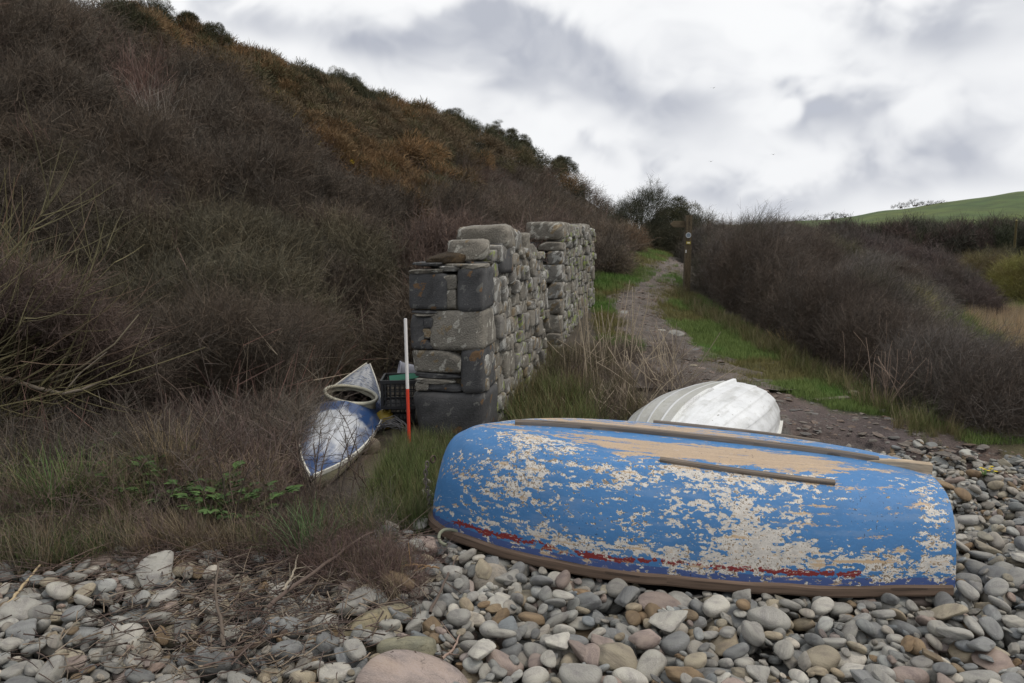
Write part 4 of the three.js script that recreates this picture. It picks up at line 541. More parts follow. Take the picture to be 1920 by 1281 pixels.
{
  const gl = [[352, 48, 20, 0.16, 0.22], [640, 175, 25, 0.42, 0.42], [662, 185, 25.5, 0.3, 0.3], [400, 98, 20, 0.35, 0.35], [845, 240, 28, 0.3, 0.28], [925, 270, 29.5, 0.35, 0.35], [960, 275, 30, 0.2, 0.42], [985, 280, 30, 0.22, 0.38], [1050, 318, 31, 0.16, 0.3], [1064, 345, 31, 0.3, 0.4], [285, 45, 18.5, 0.35, 0.4]];
  const words = ['single round gorse head on a thin stem above the skyline', 'largest dark gorse bush on the hill skyline', 'dark gorse bush tucked beside the largest one on the skyline', 'broad low gorse bush on the steep end of the skyline', 'low gorse bush on the even middle of the skyline', 'dark rounded gorse bush next to the open branching ones', 'upright open gorse bush with sky showing through', 'slim open gorse bush with sky showing through its heads', 'small ball shaped gorse on a stalk at the lower skyline', 'brown and green gorse bush where the skyline drops to the path', 'ragged gorse bush highest up on the hill edge'];
  gl.forEach(([px, py, d, r, h], i) => { const [x, y] = PX(px, py, d); const g = H(x, d); mound('gorse_bush', words[i], 'bush', x, d, r * 1.25, h * 1.25 + 0.1, { seed: 700 + i, n: 60, size: 0.62, geos: GEO.gorse, y: Math.max(g + 0.5, y - 0.15), cols: [[0.04, 0.045, 0.018], [0.07, 0.06, 0.025]], stems: 6, inner: 0.45 }, 'gorse bushes on the skyline'); });
}
// hedges: an earth bank with a wind-cut mass of twigs over it
function hedge(name, label, cat, spine, o) {
  const R = rng(o.seed), c = new THREE.CatmullRomCurve3(spine.map(([x, d, h, w]) => V(x, h, d))), wS = (t) => { const k = t * (spine.length - 1), i = Math.min(spine.length - 2, Math.floor(k)); return lerp(spine[i][3], spine[i + 1][3], k - i); };
  const root = thing(name, label, cat, spine[0][0], 0, spine[0][1]), NL = o.nl ?? 40, NA = 16, rows = [], bx = spine[0][0], bd = spine[0][1];
  const at = (t, f, k) => { const q = c.getPoint(t), tg = c.getTangent(t), l = Math.hypot(tg.x, tg.z), sx = tg.z / l, sd = -tg.x / l, a = f * Math.PI, ex = 2 / (o.pow ?? 2.6), endK = Math.sqrt(clamp(Math.min(t, 1 - t) * (o.ends ?? 9))), w = wS(t) * Math.sign(Math.cos(a)) * Math.abs(Math.cos(a)) ** ex * k * (0.4 + 0.6 * endK), x = q.x + sx * w, d = q.z + sd * w, base = o.base ?? H(x, d), lump = 1 + (o.lump ?? 0.12) * fbm(x * 1.1, d * 1.1, o.seed, 3) * 2, y = base - 0.1 + (q.y + 0.1) * Math.abs(Math.sin(a)) ** ex * k * lump * (0.25 + 0.75 * endK); return { p: V(x - bx, y, -(d - bd)), n: V(sx * Math.cos(a) * 0.9, Math.abs(Math.sin(a)) + 0.15, -sd * Math.cos(a) * 0.9).normalize(), x, d }; };
  for (let i = 0; i <= NL; i++) rows.push([...Array(NA + 1)].map((_, j) => at(i / NL, j / NA, o.core ?? 0.78).p));
  mesh('bank', gridGeo(rows, rows.map((r) => r.map((p) => [p.x * 0.5 + p.y * 0.3, p.z * 0.5 - p.y * 0.4]))), mat(o.coreCol ?? [0.1, 0.082, 0.064], 1, { map: T.ground, bumpMap: T.ground, bumpScale: 0.03 }), root);
  const items = []; for (let i = 0; i < o.n; i++) { const q0 = at(Math.pow(R(), o.skew ?? 1), R(), 0.8 + 0.22 * R()), [lp, id] = cellAt(q0.x, q0.d, o.cell ?? 0.9), q = { p: q0.p.addScaledVector(q0.n, (lp - 0.55) * 0.5 * o.size), n: q0.n }; if (lp < 0.15 && R() < 0.5) continue; const up = q.n.clone().multiplyScalar(o.nw ?? 0.6).add(V(...(o.wind ?? [0.35, 0.3, 0.5]))).addScaledVector(rv(R), 0.5).normalize(); items.push({ p: q.p.addScaledVector(up, -0.1 * o.size), up, s: o.size * (0.7 + 0.6 * R()), r: R() * 6.28, c: vary(R, o.cols[Math.floor(((id * 5.7) % 1 * 0.75 + 0.25 * R()) * o.cols.length)].map((v) => v * (0.85 + 0.4 * id)), 0.28) }); }
  scatter('twigs', o.geos, M.twig, items, root); if (o.kind) root.userData.kind = o.kind; return root;
}
const hb = [0.1, 0.078, 0.062];
hedge('blackthorn_hedge', 'low wind-cut blackthorn hedge running beside the path from the post', 'hedge', [[4.8, 17.6, 1.5, 0.72], [4.75, 15.5, 1.45, 0.8], [4.65, 13.5, 1.34, 0.82], [4.5, 11, 1.05, 0.78], [4.4, 9.5, 0.68, 0.7], [4.3, 8, 0.48, 0.65], [4.25, 6.9, 0.3, 0.6], [4.3, 6.2, 0.15, 0.5]], { seed: 31, n: 5600, size: 0.66, geos: [...GEO.thornFine, GEO.whip[0]], cols: [hb, hb, [0.14, 0.12, 0.105], [0.1, 0.09, 0.06]], wind: [0.55, 0.35, 0.45], ends: 12 });
const sp2 = (L) => L.map(([px, py, d, w]) => { const [x, y] = PX(px, py, d); return [x, d, Math.max(0.15, y - H(x, d) - 0.42), w]; });
hedge('thorn_thicket', 'dark thorn thicket sloping down behind the hedge to the reed bed', 'thicket', sp2([[1330, 408, 24, 1.6], [1450, 416, 22, 1.6], [1570, 436, 20, 1.6], [1650, 480, 18, 1.4], [1705, 550, 16, 0.8]]), { seed: 32, n: 5000, size: 0.75, geos: GEO.thorn, cols: [hb, [0.13, 0.115, 0.1], [0.1, 0.09, 0.055]], wind: [0.5, 0.4, 0.4], ends: 12 });
hedge('thorn_thicket', 'purplish brown thorn thicket below the far woodland edge', 'thicket', sp2([[1480, 418, 34, 2], [1580, 424, 32, 2.2], [1680, 448, 30, 2], [1760, 490, 28, 1.6], [1800, 530, 26, 1.2]]), { seed: 33, n: 3200, size: 1.0, geos: GEO.thorn, cols: [[0.11, 0.083, 0.075], [0.09, 0.075, 0.065]], wind: [0.3, 0.5, 0.3], ends: 14 });
hedge('grass_bank', 'tall green grass bank edge above the reed bed', 'grass bank', sp2([[1685, 505, 17, 0.35], [1715, 525, 16.2, 0.45], [1750, 555, 15.2, 0.5], [1785, 600, 14, 0.4]]), { seed: 34, n: 750, size: 1.15, geos: GEO.longGrass, cols: [[0.1, 0.135, 0.035], [0.13, 0.15, 0.05], [0.2, 0.18, 0.09]], wind: [0.1, 0.8, 0.1], coreCol: [0.06, 0.07, 0.025], ends: 12 });
hedge('woodland', 'dark leafless woodland filling the valley side under the green hill', 'woodland', [[1440, 421, 105], [1520, 416, 100], [1600, 410, 95], [1700, 402, 92], [1800, 394, 90], [1920, 397, 88], [2100, 390, 86], [2500, 370, 84]].map(([px, py, d]) => { const [x, y] = PX(px, py, d); return [x, d, y - 1.9, 7]; }), { seed: 35, n: 3000, size: 2.2, geos: GEO.tree, cols: [[0.06, 0.058, 0.045], [0.085, 0.06, 0.052], [0.05, 0.058, 0.03], [0.075, 0.07, 0.055]], wind: [0, 1.4, 0], nw: 0.3, base: -0.9, nl: 80, lump: 0.3, kind: 'stuff', cell: 0.16, coreCol: [0.085, 0.08, 0.055] });
[[1850, 540, 37, 1.7, 1.75, [[0.13, 0.11, 0.045], [0.12, 0.09, 0.05]], 'olive brown willow bush rising from the reed bed'], [1918, 535, 34, 1.3, 1.75, [[0.2, 0.19, 0.05], [0.17, 0.15, 0.05]], 'brightest yellow green willow bush at the reed bed'], [1795, 527, 42, 1.5, 1.5, [[0.12, 0.1, 0.07], [0.12, 0.08, 0.06]], 'grey brown willow bush next to the thicket end'], [1880, 500, 46, 2.4, 2.0, [[0.13, 0.115, 0.06], [0.1, 0.085, 0.05]], 'wide dull willow bush behind the others in the valley'], [1990, 530, 36, 1.8, 1.8, [[0.15, 0.13, 0.05]], 'yellow brown willow bush past the brightest one']].forEach(([px, py, d, r, h, cols, l], i) => { const [x] = PX(px, py, d); mound('willow_bush', l, 'bush', x, d, r, h, { seed: 800 + i, n: 340, size: 1.15, geos: GEO.thorn, cols, thick: 0.04, lump: 0.2, inner: 0.35 }, 'willow bushes in the valley'); });
// windblown bushes where the path leaves view
[[1197, 470, 25, 0.85, 1.95, 0.05, GEO.thorn, [[0.07, 0.066, 0.04], [0.05, 0.055, 0.03]], 'tall round thorn bush with spiky twigs at the top of the path'], [1240, 470, 26, 0.95, 1.6, 0.3, GEO.gorse, [[0.045, 0.052, 0.022], [0.075, 0.07, 0.03]], 'dense dark evergreen bush at the head of the path'], [1275, 470, 25, 0.75, 1.25, 0.5, GEO.thorn, [[0.06, 0.058, 0.035], [0.1, 0.09, 0.06]], 'wind-bent thorn bush leaning over behind the waymarker post'], [1165, 470, 21, 0.5, 0.55, 0, GEO.thorn, [[0.16, 0.1, 0.06], [0.2, 0.15, 0.1]], 'rusty dead bracken heap on the bank past the wall'], [1140, 485, 17.5, 0.4, 0.5, 0, GEO.thorn, [[0.1, 0.08, 0.065], [0.22, 0.17, 0.11]], 'brown dead bracken heap close to the wall corner'], [1335, 545, 16.8, 0.55, 1.1, 0.2, GEO.thornFine, [[0.1, 0.085, 0.07], [0.085, 0.08, 0.05]], 'ragged thorn bush growing right behind the waymarker post foot']].forEach(([px, py, d, r, h, lean, geos, cols, l], i) => { const [x] = PX(px, py, d); mound('windblown_bush', l, 'bush', x, d, r, h, { seed: 830 + i, n: i > 2 ? 150 : 380, size: i === 1 ? 0.95 : 0.75, geos, cols, lean, thick: 0.03, lump: 0.3, inner: 0.3 }); });
// hedgerow shrubs on the far hill and the posts
[[1512, 411, 4.5], [1562, 402, 3.4], [1585, 399, 2], [1690, 382, 3], [1715, 378, 3.4], [1740, 377, 2.6], [1765, 374, 2]].forEach(([px, py, w], i) => { const d = 226, [x, y] = PX(px, py + 8, d); mound('hedgerow_tree', ['low dark hedgerow tree where the hill meets the thicket', 'flat topped hedgerow tree alone on the hill crest', 'small hedgerow tree next to the flat topped one', 'first faint bare tree of the hilltop clump', 'broadest bare tree of the hilltop clump', 'bare tree on the far side of the hilltop clump', 'last small tree on the smooth hill crest'][i], 'tree', x, d, w * 0.8, w * 0.42, { y, seed: 860 + i, n: 60, size: w * 0.36, geos: GEO.thorn, cols: [[0.06, 0.06, 0.045]], thick: 0.12 }, 'trees on the far hill crest'); });
{ const [x, y] = PX(1903, 455, 58), p = thing('marker_pole', 'pale yellowish wooden pole standing before the dark woodland', 'pole', x, y - 0.4, 58); const o = mesh('shaft', new THREE.CylinderGeometry(0.07, 0.09, 2.0, 12), mat([0.34, 0.31, 0.12], 0.9, { map: T.wood }), p); o.position.y = 1.0; mesh('cap', new THREE.ConeGeometry(0.085, 0.06, 12), mat([0.3, 0.28, 0.12], 0.9), p).position.y = 2.03; }
{ const [x, y] = PX(1303, 412, 30), o = thing('antenna_pole', 'very thin bare pole rising behind the hedge top', 'pole', x, y - 1.2, 30); const q = mesh('shaft', new THREE.CylinderGeometry(0.008, 0.012, 1.9, 6), mat([0.12, 0.11, 0.1], 0.8), o); q.position.y = 0.95; mesh('tip', new THREE.ConeGeometry(0.01, 0.05, 6), mat([0.12, 0.11, 0.1], 0.8), o).position.y = 1.92; }
// reeds on the valley floor
{
  const R = rng(41), reeds = [], green = []; for (let i = 0; i < 9000; i++) { const d = 13 + 34 * Math.pow(R(), 1.2), x = d * lerp(0.5, 0.95, R()), y = H(x, d); if (y > -0.25 || x < 8.5) continue; const g = n3(x * 0.25, d * 0.18, 3) > 0.1 || d > 36; (g ? green : reeds).push({ p: V(x, y - 0.05, -d), up: V(0.08 * (R() - 0.5), 1, 0.08 * (R() - 0.5)).normalize(), s: (g ? 1 : 0.55) * (0.6 + 0.6 * R()), r: R() * 6, c: vary(R, g ? [0.13, 0.16, 0.05] : [0.36, 0.27, 0.17], 0.25) }); }
  const s = stuff('reeds', 'pale straw reed bed with green patches on the valley floor', 'reeds'); scatter('dry_reeds', GEO.reed, M.leaf, reeds, s); scatter('green_sedge', GEO.longGrass, M.leaf, green, s);
}
// turf on the verges and round the wall foot
{
  const R = rng(43), it = [], lg = [];
  for (let i = 0; i < 42000; i++) {
    const d = 6 * Math.exp(R() * 1.45), x = lerp(0.6, 5.2, R()), z = zoneAt(x, d); if (z !== 'vergeR' && z !== 'vergeL') continue;
    const y = H(x, d), br = n3(x * 1.2, d * 0.9, 12), bare = br > 0.3 ? 0.5 : 0; if (R() < bare) continue;
    it.push({ p: V(x, y, -d), up: V(0.15 * (R() - 0.5), 1, 0.15 * (R() - 0.5)).normalize(), s: (0.6 + 0.6 * R()) * (z === 'vergeL' ? 1.0 : 0.8) * (0.75 + d * 0.03), r: R() * 6, c: vary(R, br > 0.25 ? [0.17, 0.155, 0.055] : br < -0.3 ? [0.115, 0.205, 0.042] : [0.14, 0.2, 0.05], 0.22) });
  }
  const put = (n, f, c, s0, s1, L) => { for (let i = 0; i < n; i++) { const q = f(R); if (!q) continue; const [x, d] = q; L.push({ p: V(x, H(x, d) - 0.01, -d), up: V(0.3 * (R() - 0.5), 1, 0.3 * (R() - 0.5)).normalize(), s: lerp(s0, s1, R()), r: R() * 6, c: vary(R, c[Math.floor(R() * c.length)], 0.25) }); } };
  const gr = [[0.07, 0.1, 0.025], [0.09, 0.115, 0.03]];
  put(600, (R) => { const d = lerp(4.15, 5.95, R()); return [lerp(-0.88, -0.42, R()), d]; }, [...gr, [0.12, 0.11, 0.05]], 0.35, 0.7, lg);                                // by the pole
  put(260, (R) => [lerp(-0.1, 0.55, R()) + 0.12, lerp(5.6, 7.4, R())], [...gr, [0.13, 0.1, 0.045], [0.11, 0.1, 0.04]], 0.7, 1.25, lg);                                   // tuft at the wall foot
  put(300, (R) => [lerp(0.15, 1.2, R()), lerp(6.4, 9.6, R())], [[0.13, 0.11, 0.06], [0.18, 0.14, 0.09], [0.1, 0.1, 0.04]], 0.6, 1.1, lg);
  put(500, (R) => { const t = R(), d = lerp(6.3, 16, t), x = 3.42 + 0.35 * (R() - 0.5) - 0.1 * t; return [x, d]; }, [[0.14, 0.13, 0.05], [0.2, 0.16, 0.09], [0.09, 0.11, 0.03]], 0.5, 0.95, lg);
  put(260, (R) => { const x = lerp(3.2, 6.4, R()); return [x, 6.2 + 0.12 * (x - 3.2) + 0.5 * (R() - 0.5)]; }, [[0.11, 0.11, 0.04], [0.16, 0.14, 0.06]], 0.25, 0.6, lg);
  const s = stuff('grass', 'short green and brown turf along both verges of the path', 'grass'); scatter('turf', GEO.grass, M.leaf, it, s); scatter('long_grass', GEO.longGrass, M.leaf, lg, s);
}
// dead stalks standing and lying against the wall foot
{
  const R = rng(47), words = ['pale dead stalks standing upright close to the wall', 'tangled broken pale stalks beside the footpath', 'leaning dead stalks before the gap in the wall', 'matted brown dead stems low behind the blue dinghy', 'thin dead stalks by the narrow end of the footpath'];
  [[0.95, 8.3, 0.7, 26, 0.12], [1.5, 7.9, 0.55, 40, 0.55], [1.15, 9.3, 0.75, 26, 0.2], [0.95, 7.0, 0.3, 60, 1.1], [1.65, 9.4, 0.45, 20, 0.4]].forEach(([x, d, h, n, lean], i) => {
    const g = thing('dead_stalks', words[i], 'stalks', x, H(x, d), d, 'dead stalks by the wall'), S = new Strips();
    for (let k = 0; k < n; k++) { const dir = V((R() - 0.5) * 2 * lean, 1, (R() - 0.5) * 2 * lean); if (R() < 0.25) dir.set(R() - 0.5, 0.15 + 0.3 * R(), R() - 0.5); const f = 0.85 + 0.3 * R(), c = [0.36 * f, 0.3 * f, 0.22 * f], pts = arc(V((R() - 0.5) * 0.75, -0.02, (R() - 0.5) * 0.8), dir, h * (0.6 + 0.7 * R()), rv(R).multiplyScalar(0.35), 4); S.stick(pts, 0.0055, 0.0028, c, 4); if (R() < 0.5) S.stick(arc(pts[2], dir.clone().add(rv(R)), 0.15, V(), 1), 0.003, 0.0015, c, 3); }
    mesh('stalks', S.build(), M.stick, g);
    const tw = []; for (let k = 0; k < 26; k++) tw.push({ p: V((R() - 0.5) * 0.9, 0.02, (R() - 0.5) * 0.9), up: V(0, 1, 0).addScaledVector(rv(R), 0.8).normalize(), s: 0.4 + 0.3 * R(), r: R() * 6, c: vary(R, [0.14, 0.11, 0.09], 0.3) }); scatter('undergrowth', GEO.thornFine, M.twig, tw, g);
  });
  // pale dead canes at the foot of the hedge
  ['pale dead canes spraying out from the foot of the hedge', 'bent grey canes reaching out of the hedge side', 'small dry grass tuft between path and hedge'].forEach((w, i) => { const [px, py, d, n, h] = [[1700, 765, 7.1, 44, 0.55], [1640, 690, 8.2, 14, 0.65], [1475, 665, 10.2, 60, 0.3]][i], [x] = PX(px, py, d), g = thing('dead_canes', w, 'canes', x, H(x, d), d), S = new Strips(); for (let k = 0; k < n; k++) { const dir = V((R() - 0.5) * 1.3, 1, (R() - 0.5) * 1.3 + 0.2), f = 0.8 + 0.4 * R(), c = i === 2 ? [0.24 * f, 0.18 * f, 0.09 * f] : [0.3 * f, 0.22 * f, 0.17 * f]; S.stick(arc(V((R() - 0.5) * (i === 2 ? 0.16 : 0.6), 0, (R() - 0.5) * 0.3), dir, h * (0.6 + 0.6 * R()), rv(R).multiplyScalar(0.6), 5), 0.005, 0.002, c, 4); } mesh('stems', S.build(), M.stick, g); });
  { const [x, y] = PX(1557, 540, 10.55), o = mesh('plastic_float', new THREE.SphereGeometry(0.05, 20, 12).scale(1.25, 0.7, 0.8), mat([0.55, 0.54, 0.5], 0.6, { map: T.stone })); o.position.set(x, y, -10.55); tag(o, 'small pale oval float caught on top of the hedge', 'float'); }
}
// willow shrub with green stems reaching over the bank
{
  const R = rng(51), g = thing('willow_shrub', 'leafless willow shrub with many curved yellow green stems', 'shrub', -3.75, H(-3.75, 4.9), 4.9), S = new Strips(), S2 = new Strips();
  for (let i = 0; i < 100; i++) {
    const k = R(), dir = V(0.35 + 1.15 * R(), 0.05 + 0.75 * R(), (R() - 0.35) * 1.0), L = 0.7 + 1.1 * R(), f = 0.75 + 0.5 * R(), c = R() < 0.75 ? [0.15 * f, 0.132 * f, 0.068 * f] : [0.13 * f, 0.088 * f, 0.06 * f], pts = arc(V((R() - 0.5) * 0.7 - 0.1, 0.15 + 0.75 * R() * R(), (R() - 0.5) * 0.9), dir, L, V(0.1, 0.5, 0).addScaledVector(rv(R), 0.45), 7);
    S.stick(pts, 0.0065, 0.0022, c, 5);
    for (let j = 0; j < 7; j++) { const a = 1 + Math.floor(R() * 6), q = pts[a].clone().lerp(pts[Math.min(7, a + 1)], R()); S2.stick(arc(q, dir.clone().add(V(0, 0.5, 0)).addScaledVector(rv(R), 1.1), 0.2 + 0.4 * R(), V(0.1, 0.4, 0).addScaledVector(rv(R), 0.3), 3), 0.0038, 0.0016, c, 3); }
  }
  for (let i = 0; i < 60; i++) { const x = -0.7 + 1.1 * R(), dir = V(0.25 * R(), 1, 0.3 * (R() - 0.5)), c = R() < 0.5 ? [0.14, 0.085, 0.055] : [0.14, 0.12, 0.055]; S2.stick(arc(V(x * 0.6, 0.4 + 0.9 * R(), -0.8 * R() - 0.1), dir, 0.7 + 0.7 * R(), rv(R).multiplyScalar(0.3), 5), 0.0045, 0.0018, c, 4); }
  mesh('stems', S.build(), M.stick, g); mesh('side_twigs', S2.build(), M.stick, g);
  const limb = thing('dead_limb', 'bare pale limb reaching sideways low under the willow shrub', 'branch', 0, 0, 0), LB = new Strips(), w = (px, py, d) => { const [x, y] = PX(px, py, d); return V(x, y, -d); };
  const lc = [0.3, 0.255, 0.2]; LB.stick([w(-60, 700, 4.9), w(20, 712, 4.85), w(70, 728, 4.8), w(118, 738, 4.75), w(155, 730, 4.75), w(188, 716, 4.75)], 0.017, 0.006, lc, 8); mesh('main_limb', LB.build(), M.stick, limb);
  const L2 = new Strips(); L2.stick([w(-40, 720, 4.95), w(30, 722, 4.9), w(90, 712, 4.85), w(150, 690, 4.8), w(215, 645, 4.8), w(260, 590, 4.85)], 0.011, 0.004, [0.22, 0.19, 0.13], 6); L2.stick([w(70, 728, 4.8), w(110, 690, 4.85), w(150, 620, 4.9), w(180, 560, 4.95)], 0.008, 0.003, [0.2, 0.18, 0.09], 6); L2.stick([w(118, 738, 4.75), w(150, 700, 4.75), w(200, 660, 4.75)], 0.006, 0.003, lc, 5); mesh('side_limbs', L2.build(), M.stick, limb);
}
// rough bank in front: dead grass, brambles, green leaves
{
  const R = rng(53), dead = [], green = [], br = [], shingleEdge = (x) => shingleD(x) - 0.02;
  const ok = (x, d) => !inKayak(x, d) && x < (d > 4.7 ? -0.95 : lerp(-0.6, -0.95, (d - 3.9) / 0.8)) && d > shingleEdge(x) + 0.1 * n3(x * 4, d * 4, 2);
  for (let i = 0; i < 9000; i++) { const d = lerp(3.5, 6.6, R()), x = lerp(-4.6, -0.5, R()); if (!ok(x, d)) continue; const t = n3(x * 1.3, d * 1.3, 21), front = d - shingleEdge(x), p = V(x, H(x, d) - 0.01, -d), up = V(0.5 * (R() - 0.5), 1, 0.5 * (R() - 0.5) + 0.12).normalize(), low = front < 0.5 ? 0.75 : 1.1, leafy = Math.abs(x + 1.95) < 0.5 || Math.abs(x + 1.55) < 0.25;
    if (R() < (leafy && front < 0.9 ? 0.28 : x < -2.2 && front < 0.9 ? 0.3 : 0.6)) br.push({ p, up: V(0.1, 0.8, 0.3).addScaledVector(rv(R), 0.7).normalize(), s: (0.45 + 0.35 * R()) * clamp(0.55 + front * 0.8, 0.5, 1.4), r: R() * 6, c: vary(R, t > 0.35 ? [0.14, 0.1, 0.088] : [0.13, 0.108, 0.088], 0.3) });
    if (t > -0.1 ? R() < 0.5 : R() < 0.15) dead.push({ p, up, s: (0.55 + 0.6 * R()) * low, r: R() * 6, c: vary(R, R() < 0.5 ? [0.24, 0.19, 0.12] : [0.17, 0.14, 0.09], 0.25) });
    if (x < -1.9 && d < 4.9 ? R() < 0.7 : t < 0.15 && front < 1.1 ? R() < 0.55 : R() < 0.1) green.push({ p, up, s: (0.5 + 0.5 * R()) * low, r: R() * 6, c: vary(R, [0.075, 0.11, 0.03], 0.28) });
  }
  for (let i = 0; i < 330; i++) { const t = R(), x = lerp(-1.2, -0.52, t) + 0.25 * (R() - 0.5), d = lerp(3.95, 3.35, t * 0.75 + 0.25 * R()) + 0.35 * (R() - 0.3), p = V(x, H(x, d) - 0.02, -d); br.push({ p, up: V(0, 0.7, 0.2).addScaledVector(rv(R), 0.8).normalize(), s: 0.28 + 0.22 * R(), r: R() * 6, c: vary(R, [0.125, 0.085, 0.075], 0.3) }); if (R() < 0.45) dead.push({ p, up: V(0.6 * (R() - 0.5), 1, 0.6 * (R() - 0.5)).normalize(), s: 0.35 + 0.35 * R(), r: R() * 6, c: vary(R, R() < 0.5 ? [0.2, 0.16, 0.1] : [0.09, 0.11, 0.035], 0.3) }); }
  const s = stuff('undergrowth', 'tangle of dead grass, brambles and green blades on the low bank', 'undergrowth'); scatter('bramble_twigs', GEO.thornFine, M.twig, br, s); scatter('dead_grass', GEO.longGrass, M.leaf, dead, s); scatter('green_grass', GEO.longGrass, M.leaf, green, s);
  // straw tufts and green tufts that stand out
  const tuft = (name, px, py, d, n, h, cols, label, lean = 0.8, w = 0.006) => { const [x] = PX(px, py, d), g = thing(name, label, 'grass tuft', x, H(x, d), d), S = new Strips(); for (let i = 0; i < n; i++) { const a = R() * 6.2832, s2 = lean * R(), dir = V(Math.cos(a) * s2, 1, Math.sin(a) * s2), rr = Math.sqrt(R()) * 0.11, q = R() * 6.28, c = vary(R, cols[Math.floor(R() * cols.length)], 0.25); S.blade(arc(V(Math.cos(q) * rr, -0.02, Math.sin(q) * rr), dir, h * (0.5 + 0.7 * R()), V(Math.cos(a), -0.6, Math.sin(a)).multiplyScalar(1.2 * R()), 5), w, w * 0.15, V(-Math.sin(a), 0, Math.cos(a)), c); } mesh('blades', S.build(), M.stick, g); };
  tuft('grass_tuft', 318, 850, 4.45, 520, 0.5, [[0.32, 0.25, 0.15], [0.24, 0.19, 0.11]], 'pale straw grass tuft drooping beside the brambles'); tuft('grass_tuft', 120, 930, 4.05, 420, 0.42, [[0.07, 0.12, 0.035], [0.1, 0.14, 0.04]], 'big dark green arching grass tuft near the willow limb', 1.1, 0.008); tuft('grass_tuft', 575, 1040, 3.75, 200, 0.3, [[0.065, 0.115, 0.04], [0.08, 0.13, 0.05]], 'blue green grass tuft at the edge of the shingle', 0.7); tuft('grass_tuft', 40, 900, 4.3, 160, 0.4, [[0.24, 0.19, 0.11], [0.1, 0.12, 0.04]], 'straggly straw and green grass tuft on the bank'); tuft('grass_tuft', 640, 1010, 3.95, 160, 0.24, [[0.09, 0.12, 0.035], [0.14, 0.13, 0.05]], 'short yellow green grass tuft under the kayak bow', 0.8);
  // leafy plants: divided shiny leaves, each leaflet folded along its rib
  const leaflet = (S, p, dir, nrm, L, W, c) => { const sd = dir.clone().cross(nrm).normalize(), b = S.p.length / 3, pt = (f, w, u) => { const q = p.clone().addScaledVector(dir, f * L).addScaledVector(sd, w * W).addScaledVector(nrm, u * W); S.p.push(q.x, q.y, q.z); S.c.push(...c); }; pt(0, 0, 0); pt(0.3, 0.5, 0.18); pt(0.3, 0, 0); pt(0.3, -0.5, 0.18); pt(0.68, 0.36, 0.1); pt(0.66, 0, -0.02); pt(0.68, -0.36, 0.1); pt(1, 0, -0.12); S.i.push(b, b + 1, b + 2, b, b + 2, b + 3, b + 1, b + 4, b + 5, b + 1, b + 5, b + 2, b + 2, b + 5, b + 6, b + 2, b + 6, b + 3, b + 4, b + 7, b + 5, b + 5, b + 7, b + 6); };
  [[232, 920, 4.35, 'leafy green umbellifer plant next to the big arching grass'], [285, 905, 4.5, 'leafy green plant at the foot of the straw tuft'], [330, 950, 4.3, 'broad spreading green leafy plant above the cobbles'], [420, 960, 4.2, 'bright green leafy plant between the bramble stems'], [440, 985, 4.1, 'low green leafy plant at the front of the brambles'], [185, 905, 4.5, 'dark green leafy plant half hidden by grass']].forEach(([px, py, d, l]) => {
    const [x] = PX(px, py, d), g = thing('leafy_plant', l, 'plant', x, H(x, d), d, 'green leafy plants on the bank'), st = new Strips(); for (let k = 0; k < 22; k++) { const a = R() * 6.28, pts = arc(V((R() - 0.5) * 0.16, 0, (R() - 0.5) * 0.12), V(Math.cos(a) * (0.2 + 0.7 * R()), 1, Math.sin(a) * (0.2 + 0.7 * R()) + 0.25), 0.16 + 0.2 * R(), V(Math.cos(a), -0.5, Math.sin(a)).multiplyScalar(0.7), 4), tip = pts[4], od = tip.clone().sub(pts[3]).normalize(); st.stick(pts, 0.003, 0.002, [0.08, 0.12, 0.03], 3);
      const S = new Strips(); S.stick([pts[1], pts[2], pts[3], tip], 0.0022, 0.0016, [0.07, 0.11, 0.03], 3); for (let m = 0; m < 7; m++) { const f = m < 1 ? 0 : (m % 2 ? 1 : -1) * (0.55 + 0.28 * Math.floor((m - 1) / 2)), o = m < 1 ? tip : pts[4 - Math.floor((m - 1) / 3)], dd = V(od.x * Math.cos(f) - od.z * Math.sin(f), od.y * 0.5 + 0.1 * (R() - 0.5), od.x * Math.sin(f) + od.z * Math.cos(f)).normalize(); leaflet(S, o, dd, V(0, 1, 0).addScaledVector(rv(R), 0.3).normalize(), 0.05 + 0.028 * R(), 0.03 + 0.01 * R(), vary(R, [0.055, 0.105, 0.026], 0.35)); } mesh('leaf', S.build(), M.stick, g); }
    mesh('stems', st.build(), M.stick, g); });
  // arching brambles over the kayak and the bank
  const words = ['thorny twiggy stem rising in front of the kayak deck', 'grey forked twig standing by the kayak bow', 'long arching bramble over the bank', 'reddish bramble hoop near the straw tuft', 'bramble stem bending down to the cobbles', 'thin bramble hanging beside the wire coil'];
  [[-1.06, 4.3, 0.55], [-1.18, 4.25, 0.45], [-2.1, 4.6, 0.9], [-1.7, 4.8, 0.8], [-1.5, 4.0, 0.6], [-0.85, 4.6, 0.45]].forEach(([x, d, L], i) => { const g = thing('bramble_stem', words[i], 'bramble', x, H(x, d), d), S = new Strips(), S2 = new Strips(); for (let q = 0; q < 5; q++) { const dir = V((R() - 0.5) * 0.8, 1, (R() - 0.5) * 0.6), pts = arc(V((R() - 0.5) * 0.25, 0, (R() - 0.5) * 0.2), dir, L * (0.7 + 0.5 * R()), rv(R).multiplyScalar(0.7).add(V(0, -0.3, 0)), 6), c = vary(R, [0.1, 0.075, 0.06], 0.3); S.stick(pts, 0.004, 0.002, c, 4); for (let k = 0; k < 16; k++) { const a = 1 + Math.floor(R() * 5), e = pts[a].clone().lerp(pts[a + 1], R()); S2.stick(arc(e, dir.clone().addScaledVector(rv(R), 1.4), 0.05 + 0.12 * R(), rv(R).multiplyScalar(0.3), 2), 0.0022, 0.001, c, 3); } } mesh('stem', S.build(), M.stick, g); mesh('thorny_twigs', S2.build(), M.stick, g); });
}
